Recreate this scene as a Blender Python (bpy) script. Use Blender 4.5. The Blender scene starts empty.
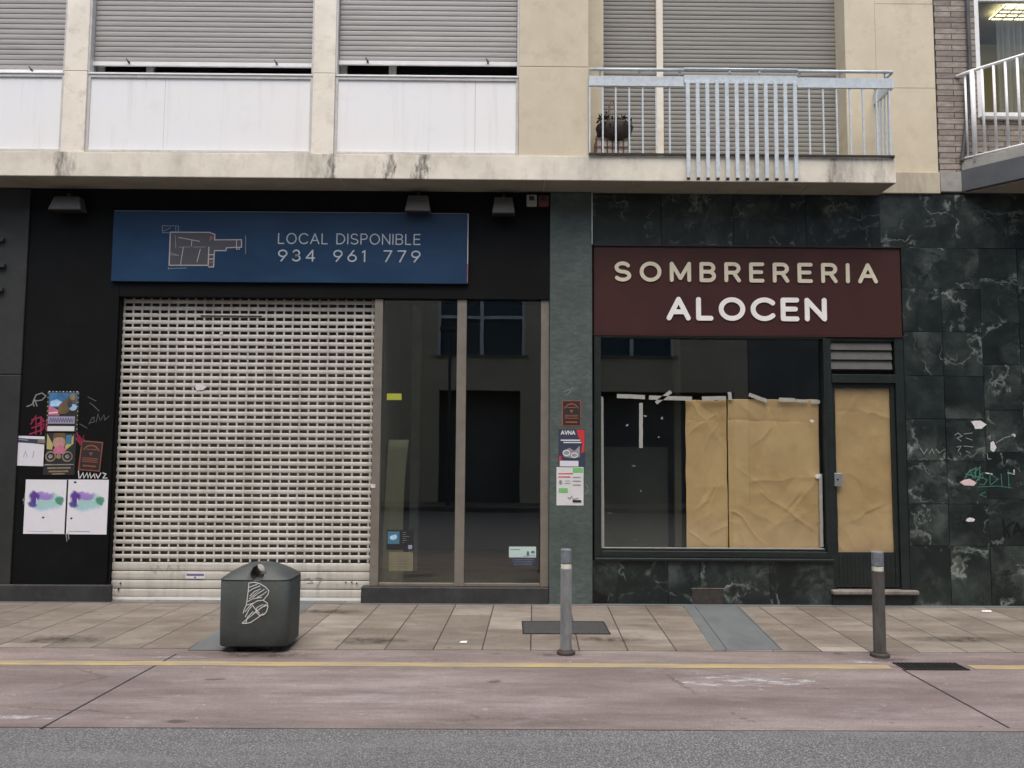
import bpy, bmesh, math, random
from mathutils import Vector, Matrix, noise
random.seed(7)
R = math.radians
scene = bpy.context.scene
C = scene.collection
# ------------------------------------------------------------------ camera
F = 820.0
CAM = Vector((0, -8.9, 1.655))
TILT, YAW, ROLL = R(4.46), R(0.35), R(0.37)
ROT = Matrix.Rotation(-YAW, 3, 'Z') @ Matrix.Rotation(R(90) + TILT, 3, 'X') @ Matrix.Rotation(ROLL, 3, 'Z')
cd = bpy.data.cameras.new('camera'); cam = bpy.data.objects.new('camera', cd); C.objects.link(cam)
cd.sensor_fit = 'HORIZONTAL'; cd.sensor_width = 36; cd.lens = 36 * F / 1024
cd.clip_end = 1000; cd.clip_start = .05
cam.matrix_world = Matrix.Translation(CAM) @ ROT.to_4x4()
scene.camera = cam

def ray(px, py): return ROT @ Vector(((px - 512) / F, -(py - 384) / F, -1))
def S(px, py, Y=0.0):            # measured point on the wall plane Y -> (x, z)
    d = ray(px, py); t = (Y - CAM.y) / d.y
    return CAM.x + d.x * t, CAM.z + d.z * t
def sx(px, py, Y=0.0): return S(px, py, Y)[0]
def sz(px, py, Y=0.0): return S(px, py, Y)[1]
def G(px, py):                   # point on the ground
    d = ray(px, py); t = -CAM.z / d.z
    return CAM.x + d.x * t, CAM.y + d.y * t

# ------------------------------------------------------------------ materials
class NT:
    def __init__(s, name):
        s.m = bpy.data.materials.new(name); s.m.use_nodes = True
        s.t = s.m.node_tree; s.b = s.t.nodes['Principled BSDF']; s.out = s.t.nodes['Material Output']
        s._tc = None
    def n(s, typ, **kw):
        x = s.t.nodes.new(typ)
        for k, v in kw.items(): setattr(x, k, v)
        return x
    def link(s, a, b): s.t.links.new(a, b)
    def put(s, sock, v):
        if isinstance(v, bpy.types.NodeSocket): s.link(v, sock)
        else: sock.default_value = v
    def co(s, kind='Object'):
        if s._tc is None: s._tc = s.n('ShaderNodeTexCoord')
        return s._tc.outputs[kind]
    def scale(s, vec, sc, loc=(0, 0, 0)):
        m = s.n('ShaderNodeMapping'); s.link(vec, m.inputs['Vector'])
        m.inputs['Scale'].default_value = sc; m.inputs['Location'].default_value = loc
        return m.outputs[0]
    def noise(s, vec, sc, det=4, rough=.55, dist=0.0, out='Fac'):
        x = s.n('ShaderNodeTexNoise'); s.link(vec, x.inputs['Vector'])
        x.inputs['Scale'].default_value = sc; x.inputs['Detail'].default_value = det
        x.inputs['Roughness'].default_value = rough; x.inputs['Distortion'].default_value = dist
        return x.outputs[out]
    def ramp(s, fac, stops, interp='LINEAR'):
        x = s.n('ShaderNodeValToRGB'); s.link(fac, x.inputs[0]); e = x.color_ramp
        e.interpolation = interp
        while len(e.elements) < len(stops): e.elements.new(0.5)
        for el, (p, c) in zip(e.elements, stops):
            el.position = p
            el.color = (c, c, c, 1) if isinstance(c, (int, float)) else (c[0], c[1], c[2], 1)
        return x.outputs[0]
    def mix(s, fac, a, b, mode='MIX'):
        x = s.n('ShaderNodeMix', data_type='RGBA', blend_type=mode)
        s.put(x.inputs[0], fac)
        for i, v in ((6, a), (7, b)):
            if isinstance(v, (tuple, list)): v = (v[0], v[1], v[2], 1)
            s.put(x.inputs[i], v)
        return x.outputs[2]
    def math(s, op, a, b=0.0, c=0.0):
        x = s.n('ShaderNodeMath', operation=op)
        s.put(x.inputs[0], a); s.put(x.inputs[1], b); s.put(x.inputs[2], c)
        return x.outputs[0]
    def bump(s, h, strength=.3, dist=.005, prev=None):
        x = s.n('ShaderNodeBump'); s.link(h, x.inputs['Height'])
        x.inputs['Strength'].default_value = strength; x.inputs['Distance'].default_value = dist
        if prev is not None: s.link(prev, x.inputs['Normal'])
        s.link(x.outputs[0], s.b.inputs['Normal']); return x.outputs[0]
    def col(s, v):
        if isinstance(v, (tuple, list)): v = (v[0], v[1], v[2], 1)
        s.put(s.b.inputs['Base Color'], v)
    def set(s, rough=None, metal=None, spec=None):
        if rough is not None: s.put(s.b.inputs['Roughness'], rough)
        if metal is not None: s.put(s.b.inputs['Metallic'], metal)
        if spec is not None: s.put(s.b.inputs['Specular IOR Level'], spec)

def mat(name, c, rough=.6, var=.25, sc=6, metal=0, bump=.15, bsc=60, spec=.5, dirt=None, stretch=(1, 1, 1)):
    t = NT(name); o = t.scale(t.co(), stretch)
    n = t.noise(o, sc, 6, .6)
    lo = tuple(x * (1 - var) for x in c); hi = tuple(min(1, x * (1 + var)) for x in c)
    col = t.ramp(n, [(.3, lo), (.7, hi)])
    if dirt:
        d = t.ramp(t.noise(o, sc * 2.3, 8, .7), [(.52, 0.0), (.72, 1.0)])
        col = t.mix(t.math('MULTIPLY', d, dirt[1]), col, dirt[0])
    t.col(col); t.set(rough, metal, spec)
    if bump: t.bump(t.noise(t.co(), bsc, 5, .6), bump, .004)
    return t.m
def flat(name, c, rough=.7, var=.06): return mat(name, c, rough, var, 9, bump=0)

M = {}
M['black_paint'] = mat('black_paint', (.0035, .0042, .0045), .65, .3, 1.5, bump=.12, bsc=25, spec=.16, dirt=((.016, .016, .016), .3))
M['dark_base'] = mat('dark_base', (.03, .031, .032), .6, .35, 5, bump=.25, bsc=40, dirt=((.08, .08, .075), .4))
M['side_grey'] = mat('side_grey', (.022, .024, .023), .6, .35, 2.5, bump=.2, bsc=30, dirt=((.05, .05, .05), .4))
M['beige'] = mat('beige', (.65, .575, .43), .85, .10, 1.6, bump=.15, bsc=120, dirt=((.42, .34, .22), .45))
M['beige_pillar'] = mat('beige_pillar', (.84, .78, .665), .85, .08, 3, bump=.15, bsc=120, dirt=((.45, .40, .30), .5))
M['white_panel'] = mat('white_panel', (.88, .885, .885), .45, .035, 1.2, bump=.03, bsc=20, dirt=((.70, .69, .64), .3))
def panel_mat():
    t = NT('white_panel'); o = t.co()
    c = t.ramp(t.noise(o, .7, 3), [(.3, (.86, .875, .885)), (.7, (.89, .875, .85))])
    c = t.mix(t.ramp(t.noise(t.scale(o, (6, 1, .35)), 1.7, 7, .7), [(.55, 0.0), (.80, .5)]), c, (.60, .57, .52))
    c = t.mix(t.ramp(t.noise(o, 3, 8, .75), [(.56, 0.0), (.8, .35)]), c, (.62, .60, .55))
    t.col(c); t.set(.4); return t.m
M['white_panel'] = panel_mat()
M['panel_frame'] = mat('panel_frame', (.56, .55, .53), .5, .12, 8, bump=.05, dirt=((.3, .28, .25), .5))
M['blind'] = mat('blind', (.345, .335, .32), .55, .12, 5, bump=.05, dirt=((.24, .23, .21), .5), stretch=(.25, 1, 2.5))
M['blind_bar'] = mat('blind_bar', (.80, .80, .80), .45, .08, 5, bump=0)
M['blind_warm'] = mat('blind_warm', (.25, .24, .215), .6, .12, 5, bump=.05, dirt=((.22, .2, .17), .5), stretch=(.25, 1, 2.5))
M['gap_dark'] = flat('gap_dark', (.02, .02, .02), .5)
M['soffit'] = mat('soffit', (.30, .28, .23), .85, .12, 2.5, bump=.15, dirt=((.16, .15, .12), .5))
def shutter_mat():
    t = NT('shutter_metal'); o = t.co()
    c = t.ramp(t.noise(o, 1.1, 5), [(.3, (.53, .51, .455)), (.7, (.64, .615, .56))])
    c = t.mix(t.ramp(t.noise(t.scale(o, (4, 1, .25)), 2.0, 7, .7), [(.48, 0.0), (.75, .6)]), c, (.30, .27, .22))
    c = t.mix(t.ramp(t.noise(o, 4, 8, .75), [(.56, 0.0), (.75, .5)]), c, (.24, .22, .18))
    c = t.mix(t.ramp(t.noise(t.scale(o, (.4, 1, 16)), 1.6, 3, .7), [(.5, 0.0), (.75, .35)]), c, (.36, .34, .30))
    t.col(c); t.set(.5, .1); t.bump(t.noise(o, 40, 5), .06, .004); return t.m
M['shutter_metal'] = shutter_mat()
M['frame_taupe'] = mat('frame_taupe', (.25, .225, .19), .42, .12, 6, metal=.35, bump=.04, dirt=((.15, .14, .12), .3))
M['steel'] = mat('steel', (.62, .64, .66), .35, .1, 12, metal=.9, bump=.04)
M['rail_blue'] = mat('rail_blue', (.58, .645, .68), .45, .1, 12, metal=0, bump=.06, dirt=((.25, .25, .24), .5))
M['white_rail'] = mat('white_rail', (.88, .88, .87), .4, .06, 12, bump=.03, dirt=((.45, .43, .4), .3))
M['green_black'] = mat('green_black', (.011, .017, .0155), .42, .3, 6, bump=.12, bsc=60, spec=.5, dirt=((.04, .045, .042), .35))
M['oxblood'] = mat('oxblood', (.056, .0215, .0185), .45, .13, 2.0, bump=.06, bsc=6, spec=.3, dirt=((.055, .016, .017), .5))
M['cream_letters'] = mat('cream_letters', (.72, .66, .50), .5, .08, 9, bump=.03)
M['pale_letters'] = mat('pale_letters', (.90, .88, .82), .5, .05, 9, bump=.03)
M['banner_text'] = flat('banner_text', (.46, .51, .54), .6)
M['banner_white'] = flat('banner_white', (.55, .52, .52), .6)
M['banner_pink'] = flat('banner_pink', (.33, .10, .14), .6)
M['plan_dark'] = flat('plan_dark', (.06, .062, .072), .6)
M['plan_line'] = flat('plan_line', (.42, .40, .42), .6)
M['plan_line_dim'] = flat('plan_line_dim', (.20, .24, .26), .6)
M['plan_red'] = flat('plan_red', (.35, .10, .08), .6)
M['bin_grey'] = mat('bin_grey', (.050, .058, .056), .55, .16, 5, bump=.22, bsc=160, spec=.4, dirt=((.10, .10, .095), .35))
M['bin_dark'] = flat('bin_dark', (.012, .012, .012), .7)
M['bollard'] = mat('bollard', (.23, .24, .245), .55, .3, 14, metal=.15, bump=.2, bsc=60, dirt=((.09, .09, .09), .6), stretch=(1, 1, .3))
M['bollard_dark'] = mat('bollard_dark', (.095, .092, .082), .55, .3, 14, metal=.15, bump=.2, bsc=60, dirt=((.03, .03, .03), .7), stretch=(1, 1, .3))
M['bollard_cap'] = mat('bollard_cap', (.16, .18, .20), .5, .25, 20, bump=.2)
M['rust_base'] = mat('rust_base', (.04, .032, .028), .8, .4, 20, bump=.4)
M['reflective_band'] = flat('reflective_band', (.60, .58, .50), .3, .3)
M['iron'] = mat('iron', (.035, .033, .033), .6, .4, 25, metal=.4, bump=.4)
M['mesh_plate'] = mat('mesh_plate', (.045, .045, .045), .7, .4, 40, bump=.8, bsc=150)
M['tape'] = mat('tape', (.35, .35, .32), .6, .12, 20, bump=.1)
M['paper_white'] = mat('paper_white', (.68, .68, .73), .8, .03, 6, bump=.25, bsc=7)
M['scrap_white'] = mat('scrap_white', (.66, .65, .64), .8, .15, 30, bump=.2)
M['scrap_pink'] = mat('scrap_pink', (.70, .52, .52), .8, .15, 30, bump=.2)
M['paint_white'] = flat('paint_white', (.62, .63, .62), .6)
M['paint_faint'] = flat('paint_faint', (.10, .105, .11), .6)
M['paint_grey'] = flat('paint_grey', (.22, .23, .23), .6)
M['paint_red'] = flat('paint_red', (.24, .012, .05), .6)
M['paint_green'] = flat('paint_green', (.05, .17, .12), .6)
M['paint_black'] = flat('paint_black', (.004, .004, .004), .4)
M['lamp_taupe'] = mat('lamp_taupe', (.085, .077, .068), .5, .1, 12, bump=.05)
M['p_black'] = flat('print_black', (.016, .016, .017)); M['p_orange'] = flat('print_orange', (.24, .07, .035), .7, .3)
M['p_red'] = flat('print_red', (.55, .03, .035)); M['p_blue'] = flat('print_blue', (.04, .16, .33), .7, .3)
M['p_sky'] = flat('print_sky', (.35, .55, .75), .7, .3); M['p_lilac'] = flat('print_lilac', (.30, .28, .40))
M['p_green'] = flat('print_green', (.18, .50, .17)); M['p_white'] = flat('print_white', (.66, .66, .66))
M['p_brown'] = flat('print_brown', (.12, .08, .035), .7, .4); M['p_skin'] = flat('print_skin', (.42, .25, .20), .7, .2)
M['p_pink'] = flat('print_pink', (.45, .14, .22), .7, .2); M['p_yellow'] = flat('print_yellow', (.42, .38, .14))
M['p_navy'] = flat('print_navy', (.03, .04, .075)); M['p_grey'] = flat('print_grey', (.25, .25, .27), .7, .4)
M['p_gold'] = flat('print_gold', (.25, .20, .12), .7, .3); M['p_teal'] = flat('print_teal', (.06, .17, .24))
M['sticker_yellow'] = flat('sticker_yellow', (.40, .40, .03)); M['sticker_pale'] = flat('sticker_pale', (.50, .62, .58))
M['sticker_violet'] = flat('sticker_violet', (.15, .12, .25))
M['plastic_white'] = mat('plastic_white', (.34, .33, .31), .4, .1, 20, bump=0)
M['plastic_red'] = mat('plastic_red', (.11, .03, .025), .4, .1, 20, bump=0)
M['far_pane'] = flat('far_pane', (.06, .095, .11), .2)
M['light_room'] = mat('light_room', (.50, .49, .44), .85, .1, 1, bump=.05)
M['room_wall'] = mat('room_wall', (.14, .13, .11), .85, .2, 1, bump=.05)
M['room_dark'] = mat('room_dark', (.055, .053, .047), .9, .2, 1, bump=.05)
M['room_floor'] = mat('room_floor', (.09, .085, .075), .5, .3, 2, bump=.05)
M['ply'] = mat('ply', (.17, .155, .10), .7, .15, 3, bump=.05, stretch=(3, 3, .4))
M['pot'] = mat('pot', (.13, .055, .035), .7, .45, 25, bump=.4, bsc=60)
M['pot_dark'] = mat('pot_dark', (.045, .03, .024), .7, .5, 25, bump=.4, bsc=60)
M['basket_pale'] = mat('basket_pale', (.45, .40, .34), .8, .35, 40, bump=.5, bsc=80)
M['dry_leaf'] = mat('dry_leaf', (.055, .035, .022), .8, .5, 20, bump=.2)
M['dry_stem'] = mat('dry_stem', (.30, .16, .09), .8, .3, 20, bump=.2)
M['slab_grey'] = mat('slab_grey', (.085, .092, .10), .6, .15, 4, bump=.15, dirt=((.05, .05, .05), .4))
M['stone_grey'] = mat('stone_grey', (.34, .33, .30), .8, .18, 5, bump=.2, dirt=((.18, .17, .15), .5))
M['threshold'] = mat('threshold', (.20, .18, .16), .6, .3, 8, bump=.3, dirt=((.08, .07, .065), .6))
M['vent_grey'] = mat('vent_grey', (.075, .074, .068), .5, .15, 8, bump=.1, dirt=((.1, .1, .09), .5))
M['olive_wall'] = mat('olive_wall', (.64, .55, .37), .85, .1, 1.2, bump=.15)
M['dark_wall'] = mat('dark_wall', (.22, .21, .185), .6, .2, 1.2, bump=.15)
M['pipe'] = mat('pipe', (.07, .07, .075), .5, .3, 12, bump=.1)

def glass(name, ior=.075, tint=(.92, .95, .93), rough=0.0):
    t = NT(name); t.t.nodes.remove(t.b)
    tr = t.n('ShaderNodeBsdfTransparent'); tr.inputs[0].default_value = (*tint, 1)
    gl = t.n('ShaderNodeBsdfGlossy'); gl.inputs['Roughness'].default_value = rough; gl.inputs[0].default_value = (1, 1, 1, 1)
    fr = t.n('ShaderNodeLayerWeight'); fr.inputs['Blend'].default_value = .5
    fac = t.math('MULTIPLY_ADD', t.math('POWER', fr.outputs['Facing'], 5.0), .9, ior)
    w = t.n('ShaderNodeBump'); w.inputs['Strength'].default_value = .12; w.inputs['Distance'].default_value = .004
    t.link(t.noise(t.co(), 1.3, 1), w.inputs['Height'])
    t.link(w.outputs[0], gl.inputs['Normal'])
    mx = t.n('ShaderNodeMixShader'); t.link(fac, mx.inputs[0])
    t.link(tr.outputs[0], mx.inputs[1]); t.link(gl.outputs[0], mx.inputs[2]); t.link(mx.outputs[0], t.out.inputs[0])
    return t.m
M['glass'] = glass('glass')
M['window_glass'] = glass('window_glass', .022, (.85, .87, .86))

def emis(name, c, st):
    t = NT(name); t.b.inputs['Emission Color'].default_value = (*c, 1); t.b.inputs['Emission Strength'].default_value = st
    t.col(c); return t.m
M['lit_panel'] = emis('lit_panel', (1, .84, .45), 3.0)

def marble():
    t = NT('marble'); uv = t.co('UV')
    warp = t.noise(uv, 1.6, 5, .65, 0, 'Color')
    w2 = t.n('ShaderNodeVectorMath', operation='MULTIPLY_ADD')
    t.link(warp, w2.inputs[0]); w2.inputs[1].default_value = (.75, .75, .75); t.link(uv, w2.inputs[2])
    wv = w2.outputs[0]
    def vein(sc, loc, wd, mlo, mhi, stretch):
        n = t.noise(t.scale(wv, stretch, loc), sc, 3, .5)
        r = t.math('ABSOLUTE', t.math('SUBTRACT', n, .5))
        rg = t.ramp(r, [(0, 1.0), (wd * .25, .35), (wd * .8, 0.0)])
        mk = t.ramp(t.noise(t.scale(uv, (1, 1, 1), loc), 2.1, 4, .6), [(mlo, 0.0), (mhi, 1.0)])
        return t.math('MULTIPLY', rg, mk)
    v1 = vein(.8, (3, 7, 0), .016, .47, .60, (1, .45, 1)); v2 = vein(1.7, (11, 2, 0), .022, .46, .56, (.45, 1, 1)); v3 = vein(4.5, (5, 19, 0), .04, .52, .66, (1, .7, 1))
    cm = t.ramp(t.noise(t.scale(uv, (1, 1, 1), (7, 3, 0)), 1.3, 4), [(.46, 0.0), (.62, 1.0)])
    cloud = t.ramp(t.noise(wv, 2.6, 10, .72, .8), [(.44, 0.0), (.62, .9), (.8, .35)])
    base = t.ramp(t.noise(wv, 1.6, 9, .75), [(.3, (.0055, .0075, .0075)), (.5, (.011, .0165, .016)), (.75, (.034, .046, .042))])
    c = t.mix(t.math('MULTIPLY', cloud, t.math('MULTIPLY', cm, .75)), base, (.095, .118, .106))
    c = t.mix(t.math('MULTIPLY', v3, .22), c, (.12, .145, .13))
    c = t.mix(t.math('MULTIPLY', v2, .8), c, (.22, .26, .235))
    c = t.mix(t.math('MULTIPLY', v1, .9), c, (.28, .31, .28))
    t.col(c)
    t.set(t.ramp(t.noise(uv, 6, 5), [(.3, .28), (.7, .45)]), 0, .45)
    t.bump(t.noise(uv, 40, 4), .08, .002)
    return t.m
M['marble'] = marble()

def green_stone():
    t = NT('green_stone'); o = t.co()
    n1 = t.noise(o, 2.2, 6, .65); n2 = t.noise(t.scale(o, (1, 1, 2.5)), 14, 7, .75)
    c = t.ramp(n1, [(.3, (.062, .084, .078)), (.7, (.118, .150, .138))])
    c = t.mix(t.ramp(n2, [(.42, .65), (.60, 0.0)]), c, (.055, .068, .062))
    c = t.mix(t.ramp(t.noise(o, 120, 2), [(.62, 0.0), (.72, .5)]), c, (.02, .025, .025))
    t.col(c); t.set(.55, 0, .4); t.bump(n2, .2, .003); return t.m
M['green_stone'] = green_stone()

def fascia_mat(base, name, stains):
    t = NT(name); o = t.co()
    sep = t.n('ShaderNodeSeparateXYZ'); t.link(o, sep.inputs[0])
    c = t.ramp(t.noise(t.scale(o, (1, 1, 1.2)), 2.2, 7, .65), [(.3, tuple(x * .82 for x in base)), (.7, tuple(min(1, x * 1.12) for x in base))])
    c = t.mix(t.ramp(t.noise(t.scale(o, (1, 1, .5)), 7, 8, .7), [(.5, 0.0), (.72, .45)]), c, (.44, .37, .26))
    nx = t.math('MULTIPLY_ADD', t.noise(t.scale(o, (1, 1, .4)), 9, 6, .7), .5, -.25)
    x = t.math('ADD', sep.outputs[0], nx)
    br = t.ramp(t.noise(t.scale(o, (1, 1, .22)), 26, 8, .8), [(.32, 1.0), (.66, .12)])
    for (x0, w, k) in stains:
        d = t.math('ABSOLUTE', t.math('SUBTRACT', x, x0))
        m = t.n('ShaderNodeMapRange', interpolation_type='SMOOTHSTEP'); t.link(d, m.inputs[0])
        m.inputs[1].default_value = 0; m.inputs[2].default_value = w; m.inputs[3].default_value = k; m.inputs[4].default_value = 0
        c = t.mix(t.math('MINIMUM', t.math('MULTIPLY', t.math('MULTIPLY', m.outputs[0], br), 1.25), .85), c, (.085, .080, .068))
    t.col(c); t.set(.85); t.bump(t.noise(o, 60, 6, .7), .3, .004); return t.m

def banner_mat():
    t = NT('banner_blue'); o = t.co()
    t.col(t.ramp(t.noise(o, .9, 3), [(.3, (.012, .038, .085)), (.7, (.018, .054, .118))]))
    t.set(.35, 0, .35); t.bump(t.noise(t.scale(o, (.6, 1, 1)), 2.2, 2), .45, .04); return t.m
M['banner'] = banner_mat()

def kraft():
    t = NT('kraft_paper'); o = t.co()
    n = t.noise(o, 2.0, 6, .6)
    c = t.ramp(n, [(.3, (.70, .42, .20)), (.7, (.86, .55, .285))])
    c = t.mix(t.ramp(t.noise(o, 7, 8, .7), [(.55, 0.0), (.75, .35)]), c, (.58, .34, .165))
    t.col(c); t.set(.7, 0, .3)
    wv = t.noise(o, 2, 3, .5, 0, 'Color')
    w2 = t.n('ShaderNodeVectorMath', operation='MULTIPLY_ADD'); t.link(wv, w2.inputs[0]); w2.inputs[1].default_value = (.5,) * 3; t.link(o, w2.inputs[2])
    def crease(sc, loc, st, dist, prev):
        vo = t.n('ShaderNodeTexVoronoi', feature='F1'); vo.inputs['Scale'].default_value = sc; t.link(t.scale(w2.outputs[0], (1, 1, .55), loc), vo.inputs['Vector'])
        return t.bump(vo.outputs[0], st, dist, prev)
    b = crease(1.9, (0, 0, 0), .4, .04, None); b = crease(4.5, (3, 2, 1), .45, .015, b); t.bump(t.noise(o, 30, 6, .65), .25, .004, b)
    return t.m
M['kraft'] = kraft()

def brick_mat():
    t = NT('long_brick'); o = t.co()
    sep = t.n('ShaderNodeSeparateXYZ'); t.link(o, sep.inputs[0])
    cb = t.n('ShaderNodeCombineXYZ'); t.link(t.math('ADD', sep.outputs[0], sep.outputs[1]), cb.inputs[0]); t.link(sep.outputs[2], cb.inputs[1])
    b = t.n('ShaderNodeTexBrick'); t.link(cb.outputs[0], b.inputs[0])
    b.inputs['Scale'].default_value = 1; b.inputs['Brick Width'].default_value = .37; b.inputs['Row Height'].default_value = .0655
    b.inputs['Mortar Size'].default_value = .0045; b.inputs['Mortar Smooth'].default_value = .1
    b.inputs['Color1'].default_value = (.45, .395, .335, 1); b.inputs['Color2'].default_value = (.27, .23, .19, 1)
    b.inputs['Mortar'].default_value = (.035, .03, .027, 1); b.offset = .5
    c = t.mix(t.ramp(t.noise(t.scale(o, (1, 1, 3)), 9, 7, .7), [(.38, 0.0), (.7, .75)]), b.outputs[0], (.12, .10, .088))
    t.col(c); t.set(.85)
    p = t.bump(t.math('SUBTRACT', 1.0, b.outputs[1]), 1, .008); t.bump(t.noise(o, 80, 5), .3, .003, p)
    return t.m
M['brick'] = brick_mat()

def paving():
    t = NT('paving_tiles'); o = t.co()
    sep = t.n('ShaderNodeSeparateXYZ'); t.link(o, sep.inputs[0])
    X = t.math('ADD', t.math('MULTIPLY_ADD', sep.outputs[1], -.035, sep.outputs[0]), .12 + 40); Y = t.math('ADD', sep.outputs[1], 31.0)
    ix = t.math('FLOOR', t.math('DIVIDE', X, .40)); iy = t.math('FLOOR', t.math('DIVIDE', Y, .62))
    cb = t.n('ShaderNodeCombineXYZ'); t.link(ix, cb.inputs[0]); t.link(iy, cb.inputs[1])
    wn = t.n('ShaderNodeTexWhiteNoise'); t.link(cb.outputs[0], wn.inputs[0])
    fx = t.math('ABSOLUTE', t.math('SUBTRACT', t.math('FRACT', t.math('DIVIDE', X, .40)), .5))
    fy = t.math('ABSOLUTE', t.math('SUBTRACT', t.math('FRACT', t.math('DIVIDE', Y, .62)), .5))
    jx = t.ramp(fx, [(.484, 0.0), (.492, 1.0)]); jy = t.ramp(fy, [(.492, 0.0), (.497, .45)])
    c = t.ramp(wn.outputs[0], [(0, (.160, .137, .114)), (.45, (.195, .169, .141)), (.85, (.225, .197, .163)), (1, (.31, .28, .24))])
    c = t.mix(t.ramp(t.noise(t.scale(o, (.45, 1.3, 1)), 1.9, 8, .68), [(.40, 0.0), (.68, .9)]), c, (.112, .087, .066))
    c = t.mix(t.ramp(t.noise(t.scale(o, (.6, 1.2, 1), (4, 4, 0)), 2.7, 8, .7), [(.50, 0.0), (.75, .6)]), c, (.30, .27, .235))
    c = t.mix(t.ramp(t.noise(o, 9, 8, .75), [(.55, 0.0), (.72, .6)]), c, (.08, .065, .052))
    dv = t.n('ShaderNodeVectorMath', operation='MULTIPLY_ADD'); t.link(t.noise(o, 14, 3, .6, 0, 'Color'), dv.inputs[0]); dv.inputs[1].default_value = (.06, .06, 0); t.link(o, dv.inputs[2])
    vo = t.n('ShaderNodeTexVoronoi'); vo.inputs['Scale'].default_value = 4.5; t.link(dv.outputs[0], vo.inputs['Vector'])
    c = t.mix(t.ramp(vo.outputs[0], [(.05, .7), (.075, 0.0)]), c, (.04, .034, .03))
    c = t.mix(jx, c, (.035, .03, .026)); c = t.mix(jy, c, (.07, .06, .05))
    c = t.mix(.35, c, t.ramp(t.noise(o, 240, 3), [(.3, 0.0), (.7, 1.0)]), 'SOFT_LIGHT')
    t.col(c); t.set(t.ramp(t.noise(o, 3, 4), [(.3, .55), (.7, .85)]))
    p = t.bump(t.math('SUBTRACT', 1.0, jx), .8, .004); t.bump(t.noise(o, 70, 6, .7), .3, .003, p)
    return t.m
M['paving'] = paving()

def concrete_pink():
    t = NT('pink_concrete'); o = t.co()
    c = t.ramp(t.noise(t.scale(o, (.4, 1.5, 1)), 1.3, 8, .65), [(.34, (.130, .101, .094)), (.52, (.205, .166, .155)), (.68, (.262, .228, .216))])
    c = t.mix(t.ramp(t.noise(t.scale(o, (.28, 1.6, 1)), 3.2, 9, .75), [(.44, 0.0), (.70, .85)]), c, (.098, .083, .078))
    c = t.mix(t.ramp(t.noise(t.scale(o, (.5, 1.2, 1), (5, 2, 0)), 1.9, 9, .75), [(.55, 0.0), (.78, .7)]), c, (.31, .285, .28))
    c = t.mix(t.ramp(t.noise(t.scale(o, (.35, 1, 1), (8, 1, 0)), 14, 7, .75), [(.58, 0.0), (.70, .6)]), c, (.10, .08, .076))
    dv = t.n('ShaderNodeVectorMath', operation='MULTIPLY_ADD'); t.link(t.noise(o, 10, 4, .7, 0, 'Color'), dv.inputs[0]); dv.inputs[1].default_value = (.16, .10, 0); t.link(o, dv.inputs[2])
    for sc, lo, k, st in ((2.3, .055, .8, (.45, 1, 1)), (5.5, .045, .65, (.6, 1, 1))):
        vo = t.n('ShaderNodeTexVoronoi'); vo.inputs['Scale'].default_value = sc; t.link(t.scale(dv.outputs[0], st), vo.inputs['Vector'])
        c = t.mix(t.ramp(vo.outputs[0], [(lo, k), (lo + .03, 0.0)]), c, (.055, .046, .044))
    ve = t.n('ShaderNodeTexVoronoi', feature='DISTANCE_TO_EDGE'); ve.inputs['Scale'].default_value = .55; t.link(t.scale(dv.outputs[0], (.6, 1.4, 1), (2, .3, 0)), ve.inputs['Vector'])
    cm = t.ramp(t.noise(o, .9, 3), [(.55, 0.0), (.66, .5)])
    c = t.mix(t.math('MULTIPLY', cm, t.ramp(ve.outputs[0], [(.003, 1.0), (.007, 0.0)])), c, (.04, .034, .032))
    vo = t.n('ShaderNodeTexVoronoi'); vo.inputs['Scale'].default_value = 7; t.link(t.scale(dv.outputs[0], (1, 1, 1), (2, 5, 0)), vo.inputs['Vector'])
    c = t.mix(t.ramp(vo.outputs[0], [(.05, .5), (.08, 0.0)]), c, (.42, .39, .37))
    c = t.mix(.45, c, t.ramp(t.noise(o, 200, 3), [(.3, 0.0), (.7, 1.0)]), 'SOFT_LIGHT')
    t.col(c); t.set(.8); t.bump(t.noise(o, 90, 6, .75), .45, .004); return t.m
M['concrete'] = concrete_pink()

def asphalt():
    t = NT('asphalt'); o = t.co()
    c = t.ramp(t.noise(o, 95, 3, .85), [(.36, (.05, .051, .052)), (.5, (.088, .090, .091)), (.64, (.36, .36, .355))])
    c = t.mix(t.ramp(t.noise(t.scale(o, (.4, 1, 1)), 1.2, 5), [(.35, 0.0), (.7, .4)]), c, (.085, .085, .087))
    c = t.mix(t.ramp(t.noise(t.scale(o, (.15, 1.5, 1)), 2.5, 6, .7), [(.5, 0.0), (.75, .55)]), c, (.20, .20, .198))
    t.col(c); t.set(.8); t.bump(t.noise(o, 130, 3, .8), .8, .006); return t.m
M['asphalt'] = asphalt()
M['grout'] = flat('grout', (.24, .26, .245), .8)
def granite():
    t = NT('granite_band'); o = t.co()
    c = t.ramp(t.noise(t.scale(o, (1, .5, 1)), 3, 7, .7), [(.3, (.085, .095, .10)), (.7, (.135, .15, .152))])
    c = t.mix(.4, c, t.ramp(t.noise(o, 250, 2), [(.3, 0.0), (.7, 1.0)]), 'SOFT_LIGHT')
    t.col(c); t.set(.7); t.bump(t.noise(o, 90, 5), .3, .003); return t.m
M['granite'] = granite()
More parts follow.
